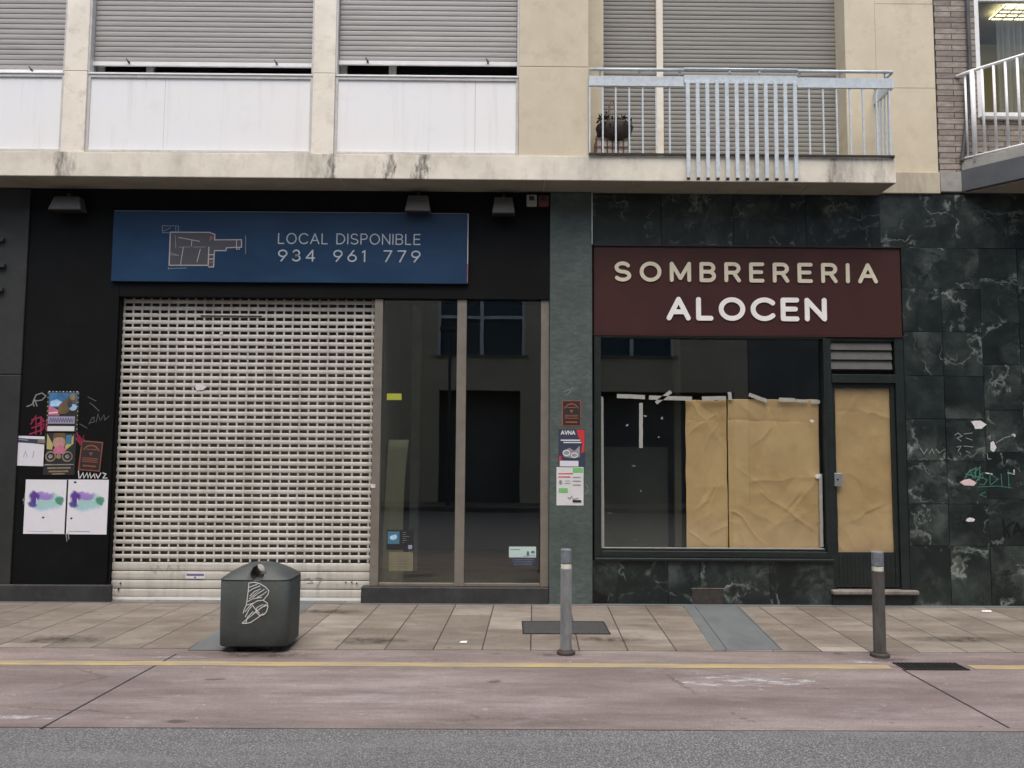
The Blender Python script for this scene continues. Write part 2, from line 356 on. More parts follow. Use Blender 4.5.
def grime():
    t = NT('ground_grime'); t.col((.045, .034, .027)); t.set(.8); uv = t.co('UV')
    m = t.n('ShaderNodeVectorMath', operation='LENGTH'); sh_ = t.n('ShaderNodeVectorMath', operation='SUBTRACT'); t.link(uv, sh_.inputs[0]); sh_.inputs[1].default_value = (.5, .5, 0); t.link(sh_.outputs[0], m.inputs[0])
    fall = t.ramp(m.outputs['Value'], [(.12, 1.0), (.48, 0.0)])
    t.put(t.b.inputs['Alpha'], t.math('MULTIPLY', fall, t.ramp(t.noise(t.co(), 9, 8, .75), [(.38, 0.0), (.66, .85)]))); return t.m
M['grime'] = grime()
def yellow_line():
    t = NT('worn_yellow_paint'); o = t.co()
    m = t.ramp(t.noise(t.scale(o, (.3, 2, 1)), 5, 9, .75), [(.40, 0.0), (.58, 1.0)])
    t.col(t.mix(t.math('MULTIPLY', m, .9), (.37, .30, .13), (.24, .19, .15))); t.set(.8); return t.m
M['yellow_line'] = yellow_line()
def chalk():
    t = NT('faded_white_paint'); t.col((.42, .40, .40)); t.set(.85)
    m = t.ramp(t.noise(t.scale(t.co(), (1, 2, 1)), 5, 8, .75), [(.45, 0.0), (.62, .85)]); t.put(t.b.inputs['Alpha'], m); return t.m
M['chalk'] = chalk()
def watercolour():
    t = NT('watercolour_print'); uv = t.co('UV')
    wv = t.noise(uv, 5, 5, .6, 0, 'Color')
    w2 = t.n('ShaderNodeVectorMath', operation='MULTIPLY_ADD'); t.link(wv, w2.inputs[0]); w2.inputs[1].default_value = (.16,) * 3; t.link(uv, w2.inputs[2])
    def blob(cx, cy, rx, ry, soft=.35):
        m = t.n('ShaderNodeMapping', vector_type='POINT'); t.link(w2.outputs[0], m.inputs[0])
        cx += .08; cy += .08
        m.inputs['Scale'].default_value = (1 / rx, 1 / ry, 0); m.inputs['Location'].default_value = (-cx / rx, -cy / ry, 0)
        l = t.n('ShaderNodeVectorMath', operation='LENGTH'); t.link(m.outputs[0], l.inputs[0])
        return t.ramp(t.math('MULTIPLY', l.outputs['Value'], .5), [(.5 - soft / 2, 1.0), (.5, 0.0)])
    c = (.72, .72, .77)
    for cx, cy, rx, ry, cl, k in ((.5, .57, .40, .17, (.30, .52, .62), .85), (.58, .62, .34, .15, (.33, .62, .50), .7), (.42, .70, .30, .10, (.30, .15, .55), .85),
                                  (.22, .69, .15, .12, (.09, .03, .27), .97), (.19, .56, .12, .09, (.06, .04, .26), .95), (.82, .61, .12, .09, (.04, .22, .15), .9)):
        c = t.mix(t.math('MULTIPLY', blob(cx, cy, rx, ry), k), c, cl)
    t.col(c); t.set(.8); t.bump(t.noise(uv, 4, 4), .5, .01); return t.m
M['watercolour'] = watercolour()
def sheer():
    t = NT('sheer_curtain'); t.col((.80, .80, .77)); t.set(.9); t.put(t.b.inputs['Alpha'], .30); return t.m
M['sheer'] = sheer()

# ------------------------------------------------------------------ mesh builder
class MB:
    def __init__(s): s.v = []; s.f = []; s.m = []; s.uv = []; s.mats = []
    def mi(s, m):
        m = M[m] if isinstance(m, str) else m
        if m not in s.mats: s.mats.append(m)
        return s.mats.index(m)
    def face(s, pts, m, uv=None):
        b = len(s.v); s.v += [tuple(p) for p in pts]; s.f.append(list(range(b, b + len(pts)))); s.m.append(s.mi(m))
        s.uv.append(uv or [(p[0], p[2]) for p in pts]); return s
    def poly(s, verts, faces, m, uvf=None):
        b = len(s.v); s.v += [tuple(p) for p in verts]; k = s.mi(m)
        for f in faces:
            s.f.append([b + i for i in f]); s.m.append(k)
            s.uv.append([uvf(verts[i]) if uvf else (verts[i][0], verts[i][2]) for i in f])
        return s
    def box(s, x0, x1, y0, y1, z0, z1, m, uvf=None):
        if x0 > x1: x0, x1 = x1, x0
        if y0 > y1: y0, y1 = y1, y0
        if z0 > z1: z0, z1 = z1, z0
        v = [(x, y, z) for x in (x0, x1) for y in (y0, y1) for z in (z0, z1)]
        return s.poly(v, [(0, 1, 3, 2), (4, 6, 7, 5), (0, 4, 5, 1), (2, 3, 7, 6), (0, 2, 6, 4), (1, 5, 7, 3)], m, uvf)
    def obox(s, a, b, w, t, m):      # bar from a to b, width w, thickness t
        a = Vector(a); b = Vector(b); d = (b - a).normalized()
        up = Vector((0, 0, 1)) if abs(d.z) < .9 else Vector((0, 1, 0))
        u = d.cross(up).normalized() * w / 2; n = u.cross(d).normalized() * t / 2
        v = [p + i * u + j * n for p in (a, b) for i, j in ((-1, -1), (1, -1), (1, 1), (-1, 1))]
        return s.poly(v, [(3, 2, 1, 0), (4, 5, 6, 7), (0, 1, 5, 4), (1, 2, 6, 5), (2, 3, 7, 6), (3, 0, 4, 7)], m)
    def tube(s, pts, r, m, n=10):
        pts = [Vector(p) for p in pts]; rings = []; b = len(s.v)
        rr = r if isinstance(r, (list, tuple)) else [r] * len(pts)
        for i, p in enumerate(pts):
            d = (pts[min(i + 1, len(pts) - 1)] - pts[max(i - 1, 0)]).normalized()
            up = Vector((0, 0, 1)) if abs(d.z) < .9 else Vector((0, 1, 0))
            u = d.cross(up).normalized(); w = u.cross(d).normalized()
            s.v += [tuple(p + rr[i] * (math.cos(a) * u + math.sin(a) * w)) for a in [2 * math.pi * k / n for k in range(n)]]
        k = s.mi(m)
        for i in range(len(pts) - 1):
            for j in range(n):
                q = [b + i * n + j, b + i * n + (j + 1) % n, b + (i + 1) * n + (j + 1) % n, b + (i + 1) * n + j]
                s.f.append(q); s.m.append(k); s.uv.append([(0, 0)] * 4)
        for ring in (range(n), range((len(pts) - 1) * n, len(pts) * n)):
            s.f.append([b + j for j in ring]); s.m.append(k); s.uv.append([(0, 0)] * n)
        return s
    def stroke(s, pts, w, T, m, th=.002, lift=0.0, closed=False, cap=6):
        # flat ribbon with round ends in a (u, v) plane, T(u, v, d) -> world
        pts = [Vector(p) for p in pts]
        if closed and (pts[0] - pts[-1]).length < 1e-6: pts.pop()
        n = len(pts); L = []; Rr = []
        for i in range(n):
            a = pts[(i - 1) % n] if (closed or i > 0) else pts[0]; c = pts[(i + 1) % n] if (closed or i < n - 1) else pts[-1]
            d1 = (pts[i] - a); d2 = (c - pts[i])
            d1 = d1.normalized() if d1.length > 1e-9 else d2.normalized(); d2 = d2.normalized() if d2.length > 1e-9 else d1
            t = (d1 + d2); t = t.normalized() if t.length > 1e-6 else d1
            nn = Vector((-t.y, t.x)); k = w / 2 / max(.5, nn.dot(Vector((-d1.y, d1.x))))
            L.append(pts[i] + nn * k); Rr.append(pts[i] - nn * k)
        if not closed:   # taper the ends into semicircles
            def cap_pts(p, d):
                o = []
                for q in range(1, cap):
                    a = math.pi * q / cap / 2 * 1.0
                    o.append((p + d * w / 2 * math.sin(a), w / 2 * math.cos(a)))
                return o
            d0 = (pts[0] - pts[1]).normalized(); d1 = (pts[-1] - pts[-2]).normalized()
            n0 = Vector((d0.y, -d0.x)); n1 = Vector((-d1.y, d1.x))
            for p, h in cap_pts(pts[0], d0): L.insert(0, p + n0 * h); Rr.insert(0, p - n0 * h)
            for p, h in cap_pts(pts[-1], d1): L.append(p + n1 * h); Rr.append(p - n1 * h)
        k = len(L); b = len(s.v)
        for d in (th + lift, 0.0):
            for p in L: s.v.append(tuple(T(p.x, p.y, d)))
            for p in Rr: s.v.append(tuple(T(p.x, p.y, d)))
        mi = s.mi(m)
        rng = range(k) if closed else range(k - 1)
        for i in rng:
            j = (i + 1) % k
            for q in ((i, k + i, k + j, j), (2 * k + i, i, j, 2 * k + j), (k + i, 3 * k + i, 3 * k + j, k + j)):
                s.f.append([b + x for x in q]); s.m.append(mi); s.uv.append([(0, 0)] * 4)
        if not closed:
            for i in (0, k - 1):
                s.f.append([b + i, b + k + i, b + 3 * k + i, b + 2 * k + i]); s.m.append(mi); s.uv.append([(0, 0)] * 4)
        return s
    def build(s, name, parent=None, smooth=False, bevel=0, seg=2, recalc=True):
        me = bpy.data.meshes.new(name); me.from_pydata(s.v, [], s.f)
        for m in s.mats: me.materials.append(m)
        me.polygons.foreach_set('material_index', s.m)
        ul = me.uv_layers.new(name='UVMap'); flatuv = [c for f in s.uv for p in f for c in p]
        ul.data.foreach_set('uv', flatuv)
        if recalc:
            bm = bmesh.new(); bm.from_mesh(me); bmesh.ops.recalc_face_normals(bm, faces=bm.faces); bm.to_mesh(me); bm.free()
        if smooth: me.polygons.foreach_set('use_smooth', [True] * len(me.polygons))
        me.update()
        o = bpy.data.objects.new(name, me); C.objects.link(o)
        if parent is not None:
            o.parent = parent; o.matrix_parent_inverse = Matrix.Translation(-parent_loc(parent))
        if bevel:
            b = o.modifiers.new('bevel', 'BEVEL'); b.width = bevel; b.segments = seg; b.limit_method = 'ANGLE'; b.angle_limit = R(40)
        return o
def parent_loc(p):
    v = Vector(p.location)
    if p.parent is not None: v += p.matrix_parent_inverse.translation + parent_loc(p.parent)
    return v
def tag(o, label=None, cat=None, group=None, kind=None):
    if label: o['label'] = label
    if cat: o['category'] = cat
    if group: o['group'] = group
    if kind: o['kind'] = kind
    return o
def thing(name, label, cat, loc=(0, 0, 0), group=None):
    o = bpy.data.objects.new(name, None); C.objects.link(o); o.location = loc; o.empty_display_size = .2
    return tag(o, label, cat, group)
def copy_tree(o, off, label=None, group=None):
    c = o.copy(); C.objects.link(c); c.location = Vector(o.location) + Vector(off)
    if label: c['label'] = label
    if group: c['group'] = group
    for ch in [x for x in C.objects if x.parent == o]:
        k = ch.copy(); C.objects.link(k); k.parent = c
        for g in [x for x in C.objects if x.parent == ch]:
            h = g.copy(); C.objects.link(h); h.parent = k
    return c

# wall-plane transform: u right, v up, d towards the street
def wallT(x0, z0, y0, s=1.0, rot=0.0, sxx=1.0):
    c, sn = math.cos(rot), math.sin(rot)
    return lambda u, v, d: (x0 + (u * c * sxx - v * sn) * s, y0 - d, z0 + (u * sn * sxx + v * c) * s)

# ------------------------------------------------------------------ stroke letters
def arc(cx, cy, rx, ry, a0, a1, n=14):
    return [(cx + rx * math.cos(R(a0 + (a1 - a0) * i / n)), cy + ry * math.sin(R(a0 + (a1 - a0) * i / n))) for i in range(n + 1)]
def glyphs():
    g = {}
    g['S'] = (.66, [arc(.33, .745, .30, .255, 28, 270) + arc(.33, .245, .33, .245, 88, -150)])
    g['O'] = (.88, [('c', arc(.44, .5, .44, .5, 0, 360, 32))])
    g['0'] = (.6, [('c', arc(.3, .5, .3, .5, 0, 360, 28))])
    g['M'] = (.86, [[(0, 0), (0, 1)], [(0, 1), (.43, .12)], [(.43, .12), (.86, 1)], [(.86, 1), (.86, 0)]])
    g['B'] = (.62, [[(0, 0), (0, 1)], [(0, 1), (.36, 1)] + arc(.36, .76, .23, .24, 90, -90, 10) + [(0, .52)], [(.36, .52)] + arc(.36, .26, .26, .26, 90, -90, 10) + [(0, 0)]])
    g['R'] = (.62, [[(0, 0), (0, 1)], [(0, 1), (.36, 1)] + arc(.36, .74, .25, .26, 90, -90, 10) + [(0, .48)], [(.36, .48), (.62, 0)]])
    g['P'] = (.58, [[(0, 0), (0, 1)], [(0, 1), (.34, 1)] + arc(.34, .74, .24, .26, 90, -90, 10) + [(0, .48)]])
    g['E'] = (.56, [[(0, 0), (0, 1)], [(0, 1), (.56, 1)], [(0, .52), (.50, .52)], [(0, 0), (.56, 0)]])
    g['F'] = (.52, [[(0, 0), (0, 1)], [(0, 1), (.52, 1)], [(0, .52), (.46, .52)]])
    g['I'] = (.0, [[(0, 0), (0, 1)]])
    g['A'] = (.78, [[(0, 0), (.39, 1)], [(.39, 1), (.78, 0)], [(.15, .33), (.63, .33)]])
    g['L'] = (.50, [[(0, 0), (0, 1)], [(0, 0), (.50, 0)]])
    g['C'] = (.80, [arc(.46, .5, .46, .5, 42, 318, 26)])
    g['D'] = (.74, [[(0, 0), (0, 1)], [(0, 1), (.26, 1)] + arc(.26, .5, .48, .5, 90, -90, 16) + [(0, 0)]])
    g['N'] = (.70, [[(0, 0), (0, 1)], [(0, 1), (.70, 0)], [(.70, 0), (.70, 1)]])
    g['U'] = (.62, [[(0, 1), (0, .3)] + arc(.31, .3, .31, .3, 180, 360) + [(.62, 1)]])
    g['T'] = (.6, [[(0, 1), (.6, 1)], [(.3, 1), (.3, 0)]])
    g['V'] = (.66, [[(0, 1), (.33, 0)], [(.33, 0), (.66, 1)]])
    g['K'] = (.6, [[(0, 0), (0, 1)], [(.58, 1), (0, .42)], [(.2, .6), (.6, 0)]])
    g['Z'] = (.6, [[(0, 1), (.6, 1)], [(.6, 1), (0, 0)], [(0, 0), (.6, 0)]])
    g['9'] = (.56, [('c', arc(.28, .70, .28, .29, 0, 360, 24)), [(.54, .60), (.18, 0)]])
    g['6'] = (.56, [('c', arc(.28, .30, .28, .29, 0, 360, 24)), [(.02, .40), (.38, 1)]])
    g['3'] = (.50, [arc(.23, .75, .22, .25, 160, -90, 14) + arc(.23, .27, .26, .26, 90, -155, 14)])
    g['4'] = (.58, [[(.44, 0), (.44, 1)], [(.44, 1), (0, .28)], [(0, .28), (.58, .28)]])
    g['1'] = (.16, [[(.16, 0), (.16, 1)], [(.16, 1), (0, .86)]])
    g['7'] = (.54, [[(0, 1), (.54, 1)], [(.54, 1), (.14, 0)]])
    return g
GL = glyphs()
def text_strokes(txt, gap, space):
    out = []; u = 0
    for ch in txt:
        if ch == ' ': u += space; continue
        w, st = GL[ch]
        for s_ in st:
            cl = isinstance(s_, tuple); pp = s_[1] if cl else s_
            out.append(([(u + x, y) for x, y in pp], cl))
        u += w + gap
    return out, u - gap
def write(mb, txt, x0, x1, z0, z1, y, w, m, gap=.3, space=.6, th=.002, rot=0.0):
    st, tot = text_strokes(txt, gap, space)
    H = z1 - z0 - w; W = x1 - x0 - w
    T = wallT(x0 + w / 2, z0 + w / 2, y, 1, rot)
    for i, (p, cl) in enumerate(st):
        mb.stroke([(a / tot * W, b * H) for a, b in p], w, T, m, th, (i % 5) * .00035, cl)
def scribble(parent, strokes_px, Y, w, m, th=.0012):
    mb = MB()
    for i, p in enumerate(strokes_px):
        q = [S(a, b, Y) for a, b in p]
        mb.stroke(q, w, lambda u, v, d: (u, Y - d, v), m, th, (i % 7) * .0003)
    return mb.build('graffiti', parent)

# =================================================================== SETTING
YP = G(512, 650)[1]     # pavement / margin boundary
YR = G(512, 728.5)[1]   # margin / road boundary
YL0, YL1 = G(512, 667)[1], G(512, 663)[1]
mb = MB(); mb.box(-150, 150, -150, 150, -.40, -.008, 'asphalt'); tag(mb.build('road'), kind='structure')
mb = MB(); mb.box(-40, 40, YR, YP, -.007, -.003, 'concrete')
tag(mb.build('road_margin'), kind='structure')
mb = MB(); mb.box(-40, 40, YP, .3, -.006, .001, 'paving'); tag(mb.build('pavement'), kind='structure')
mb = MB(); mb.box(-40, 40, -14.5, -12.5, -.005, .11, 'paving'); tag(mb.build('far_pavement'), kind='structure')
gx0, gx1 = G(893, 667)[0], G(967, 667)[0]
mb = MB(); mb.box(-30, gx0 - .02, YL0, YL1, -.002, .0005, 'yellow_line'); mb.box(gx1 + .03, 30, YL0, YL1, -.002, .0005, 'yellow_line')
tag(mb.build('yellow_line'), kind='structure')
def quad_ground(mb, px, z0, z1, m):
    p = [G(*q) for q in px]; n = len(p)
    v = [(a, b, z0) for a, b in p] + [(a, b, z1) for a, b in p]
    mb.poly(v, [tuple(range(n)), tuple(range(n, 2 * n))] + [(i, (i + 1) % n, n + (i + 1) % n, n + i) for i in range(n)], m)
mb = MB(); quad_ground(mb, [(681, 602.5), (735, 602.5), (783, 650.3), (714, 650.3)], -.001, .004, 'granite')
for a, b in (((692, 602.5), (727, 650.2)), ((733.5, 602.5), (781.5, 650.2))):
    pa, pb = G(*a), G(*b); mb.obox((pa[0], pa[1], .004), (pb[0], pb[1], .004), .006, .001, 'iron')
tag(mb.build('granite_band'), kind='structure')
mb = MB(); quad_ground(mb, [(262, 601), (318, 601), (255, 650.3), (188, 650.3)], -.001, .004, 'granite')
tag(mb.build('granite_band'), kind='structure')
mb = MB(); mb.box(-12, 12, -.085, -.004, .0005, .005, 'granite'); tag(mb.build('edge_strip'), kind='structure')
# slab joints of the margin
mb = MB()
for a, b in (((41, 728), (176, 654)), ((902, 669), (1009, 727.5))):
    pa, pb = G(*a), G(*b); mb.obox((pa[0], pa[1], -.0025), (pb[0], pb[1], -.0025), .014, .003, 'iron')
pass
tag(mb.build('concrete_joint'), kind='structure')
mb = MB()
for (px, py, w, d, ph) in ((745, 681, .62, .17, 0), (866, 661, .25, .07, 1), (15, 717, .5, .05, 2), (180, 657, .3, .03, 3)):
    x, y = G(px, py)
    n = 18; ring = [(x + w * math.cos(2 * math.pi * k / n) * (.8 + .3 * noise.noise((k * .7, ph, 0))), y + d * math.sin(2 * math.pi * k / n) * (.8 + .3 * noise.noise((k * .7, ph, 3))), -.0015) for k in range(n)]
    mb.face(ring, 'chalk')
tag(mb.build('paint_splash'), kind='structure')
mb = MB()
for q, (px, py, w, d) in enumerate(((372, 641, .42, .17), (262, 655, .55, .13), (560, 655, .25, .08), (884, 660, .25, .08), (60, 640, .5, .2), (610, 640, .4, .12), (330, 612, .4, .15), (960, 640, .5, .15))):
    x, y = G(px, py); z = .0062 + q * .0004
    mb.face([(x - w, y - d, z), (x + w, y - d, z), (x + w, y + d, z), (x - w, y + d, z)], 'grime', [(0, 0), (1, 0), (1, 1), (0, 1)])
tag(mb.build('ground_stain', recalc=False), kind='structure')

# =================================================================== MAIN BUILDING
YF = -.40               # front of the slab
bx0, bx1 = -11.0, sx(936, 100, 0)
ZS0 = sz(300, 178, YF); ZS1 = sz(300, 153.5, YF)
ZB = 8.2                # top of what we build
bld = thing('apartment_building', 'beige apartment building with shuttered windows over dark ground-floor shopfronts', 'building', (0, 0, 0))
xe = sx(896, 170, YF)
# fascia slab
st = [(sx(p, 165, YF), w, k) for p, w, k in ((62, .15, .9), (330, .09, .95), (386, .08, .95), (420, .08, 1.0), (310, .22, .35), (835, .12, .8), (850, .25, .45), (760, .4, .3), (590, .3, .25), (880, .12, .5))]
M['fascia'] = fascia_mat((.78, .73, .62), 'fascia_concrete', st)
mb = MB(); mb.box(bx0, xe, YF, .36, ZS0, ZS1, 'fascia')
for f, mi in zip(mb.f, range(len(mb.f))): pass
o = mb.build('slab', bld, bevel=.006)
# soffit sheet with joints under the slab
mb = MB(); js = [bx0] + [sx(p, 181, YF) for p in (-340, -160, 10, 190, 340, 545, 634, 722, 812)] + [xe - .01]
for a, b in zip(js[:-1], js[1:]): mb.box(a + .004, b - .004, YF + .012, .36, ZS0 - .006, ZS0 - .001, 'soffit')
mb.build('soffit', bld)
# bay: pillars, panels, blinds
YB = -.385
def pillar(p0, p1, py=75, m='beige_pillar'):
    mb = MB(); a, b = sx(p0, py, YB), sx(p1, py, YB)
    for z0, z1 in ((ZS1 + .002, sz(300, 73, YB)), (sz(300, 73, YB) + .003, sz(300, 73, YB) + 2.6)): mb.box(a, b, YB, YB + .25, z0, z1, m)
    mb.build('pillar', bld, bevel=.006); return a, b
ZJ = sz(300, 73, YB)
pl = []
pl.append(pillar(-340, -318)); pl.append(pillar(-170, -148)); pl.append(pillar(64, 87)); pl.append(pillar(313, 335))
mb = MB(); a, b = sx(519, 75, YB), sx(588.5, 75, YB)
z62 = sz(560, 67, YB)
mb.box(a, b, YB, 0.25, ZS1 + .002, z62, 'beige'); mb.box(a, b, YB + .001, 0.25, z62 + .004, ZJ + 2.6, 'beige')
mb.build('pier', bld, bevel=.005); pl.append((a, b)); pier_r = b
mb = MB(); mb.box(bx0, pier_r - .01, .26, .34, ZS1 + .003, ZB - .1, 'gap_dark'); mb.build('inner_wall', bld)
def louvre(mb, x0, x1, z0, z1, y, pitch, m, depth=.004):
    z = z0; prof = [(0, 0), (.12, .75), (.35, 1), (.62, .9), (.86, .45), (.93, .0)]
    n = int((z1 - z0) / pitch)
    for i in range(n):
        jit = random.uniform(-.0012, .0012)
        v = []
        for (t, d) in prof: v += [(x0, y - d * depth + jit, z + t * pitch), (x1, y - d * depth + jit, z + t * pitch)]
        mb.poly(v, [(2 * k, 2 * k + 1, 2 * k + 3, 2 * k + 2) for k in range(len(prof) - 1)], m)
        z += pitch
    mb.box(x0, x1, y + .004, y + .010, z0, z1, 'gap_dark')
ZPT = ZJ + .0
zp0, zp1 = sz(300, 151.5, YB), sz(300, 77, YB)
zbar0, zbar1 = sz(300, 66.5, YB + .06), sz(300, 62, YB + .06)
def bay(x0, x1, open_, joints=()):
    # spandrel panel with its frame
    ya = YB + .035
    mb = MB()
    cuts = [x0 + .03] + list(joints) + [x1 - .03]
    for a, b in zip(cuts[:-1], cuts[1:]): mb.box(a + .0015, b - .0015, ya, ya + .03, zp0 + .012, zp1 - .012, 'white_panel')
    p = mb.build('spandrel_panel', bld)
    mb = MB(); yf = ya - .014
    mb.box(x0 + .002, x0 + .032, yf, ya + .035, zp0 - .012, zp1 + .02, 'panel_frame'); mb.box(x1 - .032, x1 - .002, yf, ya + .035, zp0 - .012, zp1 + .02, 'panel_frame')
    mb.box(x0 + .033, x1 - .033, yf, ya + .035, zp0 - .012, zp0 + .014, 'panel_frame'); mb.box(x0 + .033, x1 - .033, yf, ya + .035, zp1 - .014, zp1 + .02, 'panel_frame')
    mb.box(x0 + .002, x1 - .002, yf - .008, ya + .06, zp1 + .022, zp1 + .040, 'white_rail')
    mb.build('panel_frame', p, bevel=.002)
    # roller blind
    z0 = zbar0 + (.035 if x0 > -2.4 else 0) if open_ else zp1 + .045
    yb = YB + .09
    mb = MB(); louvre(mb, x0 + .025, x1 - .025, z0 + .045, ZJ + 2.5, yb, .0575, 'blind')
    bl = mb.build('roller_blind', bld, recalc=False)
    mb = MB(); mb.box(x0 + .02, x1 - .02, yb - .016, yb + .01, z0, z0 + .044, 'blind_bar'); mb.build('bottom_bar', bl, bevel=.003)
    for f in (.17, .83):
        mb = MB(); xx = x0 + (x1 - x0) * f; mb.tube([(xx, yb - .015, z0 + .03), (xx, yb - .05, z0 + .035)], .011, 'gap_dark', 8); mb.tube([(xx, yb - .045, z0 + .03), (xx - .02, yb - .045, z0 + .065)], .007, 'gap_dark', 6); mb.build('latch', bl)
    mb = MB(); mb.box(x0 + .001, x0 + .02, YB + .01, yb + .03, zp1 + .04, ZJ + 2.5, 'panel_frame'); mb.build('blind_guide', bld); mb = MB(); mb.box(x1 - .02, x1 - .001, YB + .01, yb + .03, zp1 + .04, ZJ + 2.5, 'panel_frame'); mb.build('blind_guide', bld)
    # window behind
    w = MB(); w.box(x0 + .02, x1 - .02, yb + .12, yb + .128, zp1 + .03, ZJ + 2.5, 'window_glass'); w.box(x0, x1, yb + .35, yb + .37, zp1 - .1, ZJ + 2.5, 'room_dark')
    w_ = w.build('window', bld)
    fr = MB(); fr.box(x0 + .02, x0 + .09, yb + .08, yb + .119, zp1 + .03, ZJ + 2.5, 'panel_frame'); fr.box(x0 + .55, x0 + .63, yb + .08, yb + .119, zp1 + .03, ZJ + 2.5, 'panel_frame')
    fr.box(x0 + .092, x0 + .548, yb + .085, yb + .119, zp1 + .03, zp1 + .062, 'panel_frame'); fr.build('window_frame', w_)
bay(bx0 + .0, pl[0][0], True)
bay(pl[0][1], pl[1][0], True)
bay(pl[1][1], pl[2][0], False)
bay(pl[2][1], pl[3][0], True, [sx(163, 110, YB)])
bay(pl[3][1], pl[4][0], True, [sx(475, 110, YB)])
# next storey above the picture
mb = MB(); mb.box(bx0, pier_r, YF, .3, ZJ + 2.62, ZB, 'beige'); mb.box(pier_r + .001, bx1, 0, .3, ZJ + 2.62, ZB, 'beige')
mb.build('upper_wall', bld)
# balcony recess
xa = sx(603.5, 80, 0); xb = sx(846, 80, 0); YR2 = .27
mb = MB()
mb.box(pier_r - .10, xa, .0, .30, ZS1 - .02, ZJ + 2.6, 'beige'); mb.build('wall_strip', bld)
mb = MB()
zj1, zj2, zm = sz(905, 4, 0), sz(905, 88, 0), sz(915, 173, 0); zbot = sz(915, 194, 0)
xj = sx(876, 60, 0)
mb.box(xb, xj - .001, 0, .30, zm + .002, ZJ + 2.6, 'beige')
mb.box(xj + .001, bx1, 0.001, .30, zm + .002, zj2 - .0015, 'beige'); mb.box(xj + .001, bx1, .001, .30, zj2 + .0015, zj1 - .0015, 'beige'); mb.box(xj + .001, bx1, .001, .30, zj1 + .0015, ZJ + 2.6, 'beige')
mb.build('wall', bld, bevel=.003)
M['stone_base'] = fascia_mat((.56, .50, .38), 'stone_base', [(sx(915, 180), .5, .3)])
mb = MB(); mb.box(xe - .30, bx1, -.03, .25, zbot, zm, 'stone_base'); mb.build('wall_base', bld, bevel=.005)
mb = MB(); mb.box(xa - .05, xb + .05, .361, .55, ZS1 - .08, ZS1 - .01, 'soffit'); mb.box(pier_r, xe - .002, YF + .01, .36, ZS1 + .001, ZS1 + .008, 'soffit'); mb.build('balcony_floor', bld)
# balcony blinds
xm0, xm1 = sx(656, 80, YR2), sx(662.5, 80, YR2)
xr = sx(836.5, 80, YR2)
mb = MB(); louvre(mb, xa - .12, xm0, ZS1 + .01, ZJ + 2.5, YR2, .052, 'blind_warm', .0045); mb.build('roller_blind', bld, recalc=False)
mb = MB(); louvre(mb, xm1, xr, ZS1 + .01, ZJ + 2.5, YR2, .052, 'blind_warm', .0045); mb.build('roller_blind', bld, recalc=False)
mb = MB(); mb.box(xm0, xm1, YR2 - .05, YR2 + .05, ZS1, ZJ + 2.5, 'beige_pillar'); mb.build('blind_mullion', bld, bevel=.003)
mb = MB(); mb.box(xr, xb + .2, YR2 - .01, YR2 + .08, ZS1 - .02, ZJ + 2.6, 'beige'); mb.build('wall_strip', bld)
# balcony railing
YRl = -.43
rail = bpy.data.objects.new('balcony_railing', None); C.objects.link(rail); rail.parent = bld; rail.location = (sx(740, 160, YRl), YRl, ZS1); rail.empty_display_size = .1
tag(rail, 'pale blue-grey balcony railing with a panel of wide slats in its middle')
X = lambda p, y=80: sx(p, y, YRl)
zt0, zt1 = sz(740, 87, YRl), sz(740, 77, YRl); zh = sz(740, 71, YRl); zbm = ZS1 + .004
mb = MB(); mb.box(X(588.8), X(684), YRl, YRl + .03, zt0, zt1, 'rail_blue'); mb.box(X(797), X(891), YRl, YRl + .03, zt0, zt1, 'rail_blue')
mb.box(X(684) + .001, X(797) - .001, YRl - .014, YRl + .03, zt0 + .03, zt1 + .012, 'rail_blue')
mb.box(X(891) + .001, X(891) + .03, YRl, -.001, zt0, zt1, 'rail_blue')
mb.build('top_plate', rail, bevel=.003)
mb = MB(); mb.tube([(X(589.5), YRl - .005, zh), (X(684), YRl - .005, zh)], .017, 'rail_blue'); mb.tube([(X(684), YRl - .02, zh + .006), (X(797), YRl - .02, zh + .006)], .016, 'rail_blue')
mb.tube([(X(797), YRl - .005, zh), (X(891) + .015, YRl - .005, zh), (X(891) + .015, YRl + .005, zh), (X(891) + .012, -.02, zh)], .017, 'rail_blue')
for p in (600, 640, 680, 730, 760, 800, 840, 885): mb.box(X(p) - .008, X(p) + .008, YRl + .002, YRl + .012, zt1, zh, 'rail_blue')
mb.build('handrail', rail, smooth=True)
def baluster(x, y, z0, z1, w=.016):
    mb = MB(); mb.box(x - w / 2, x + w / 2, y, y + .016, z0, z1, 'rail_blue'); mb.build('baluster', rail)
for p in (589.8, 603, 616, 629.5, 643, 656.5, 670, 810, 824, 837.5, 851, 864, 877.5, 890.5): baluster(X(p, 120), YRl + .008, ZS1 + .03, zt0)
for i in range(1, 5): baluster(X(891) + .015, YRl + .02 + i * .083, ZS1 + .03, zt0)
mb = MB(); mb.box(X(589), X(891) + .02, YRl + .006, YRl + .028, ZS1 + .006, ZS1 + .028, 'iron'); mb.box(X(891) + .003, X(891) + .022, YRl + .03, -.002, ZS1 + .006, ZS1 + .028, 'iron'); mb.build('bottom_rail', rail)
for i in range(12):
    x = X(687.6 + i * 9.74, 130); zl = sz(740, 180, YRl - .02)
    mb = MB(); mb.box(x - .020, x + .020, YRl - .035, YRl - .016, zl + .02, zt0 + .05, 'rail_blue'); mb.box(x - .016, x + .016, YRl - .034, YRl - .004, zl, zl + .019, 'iron'); mb.build('slat', rail, bevel=.003)

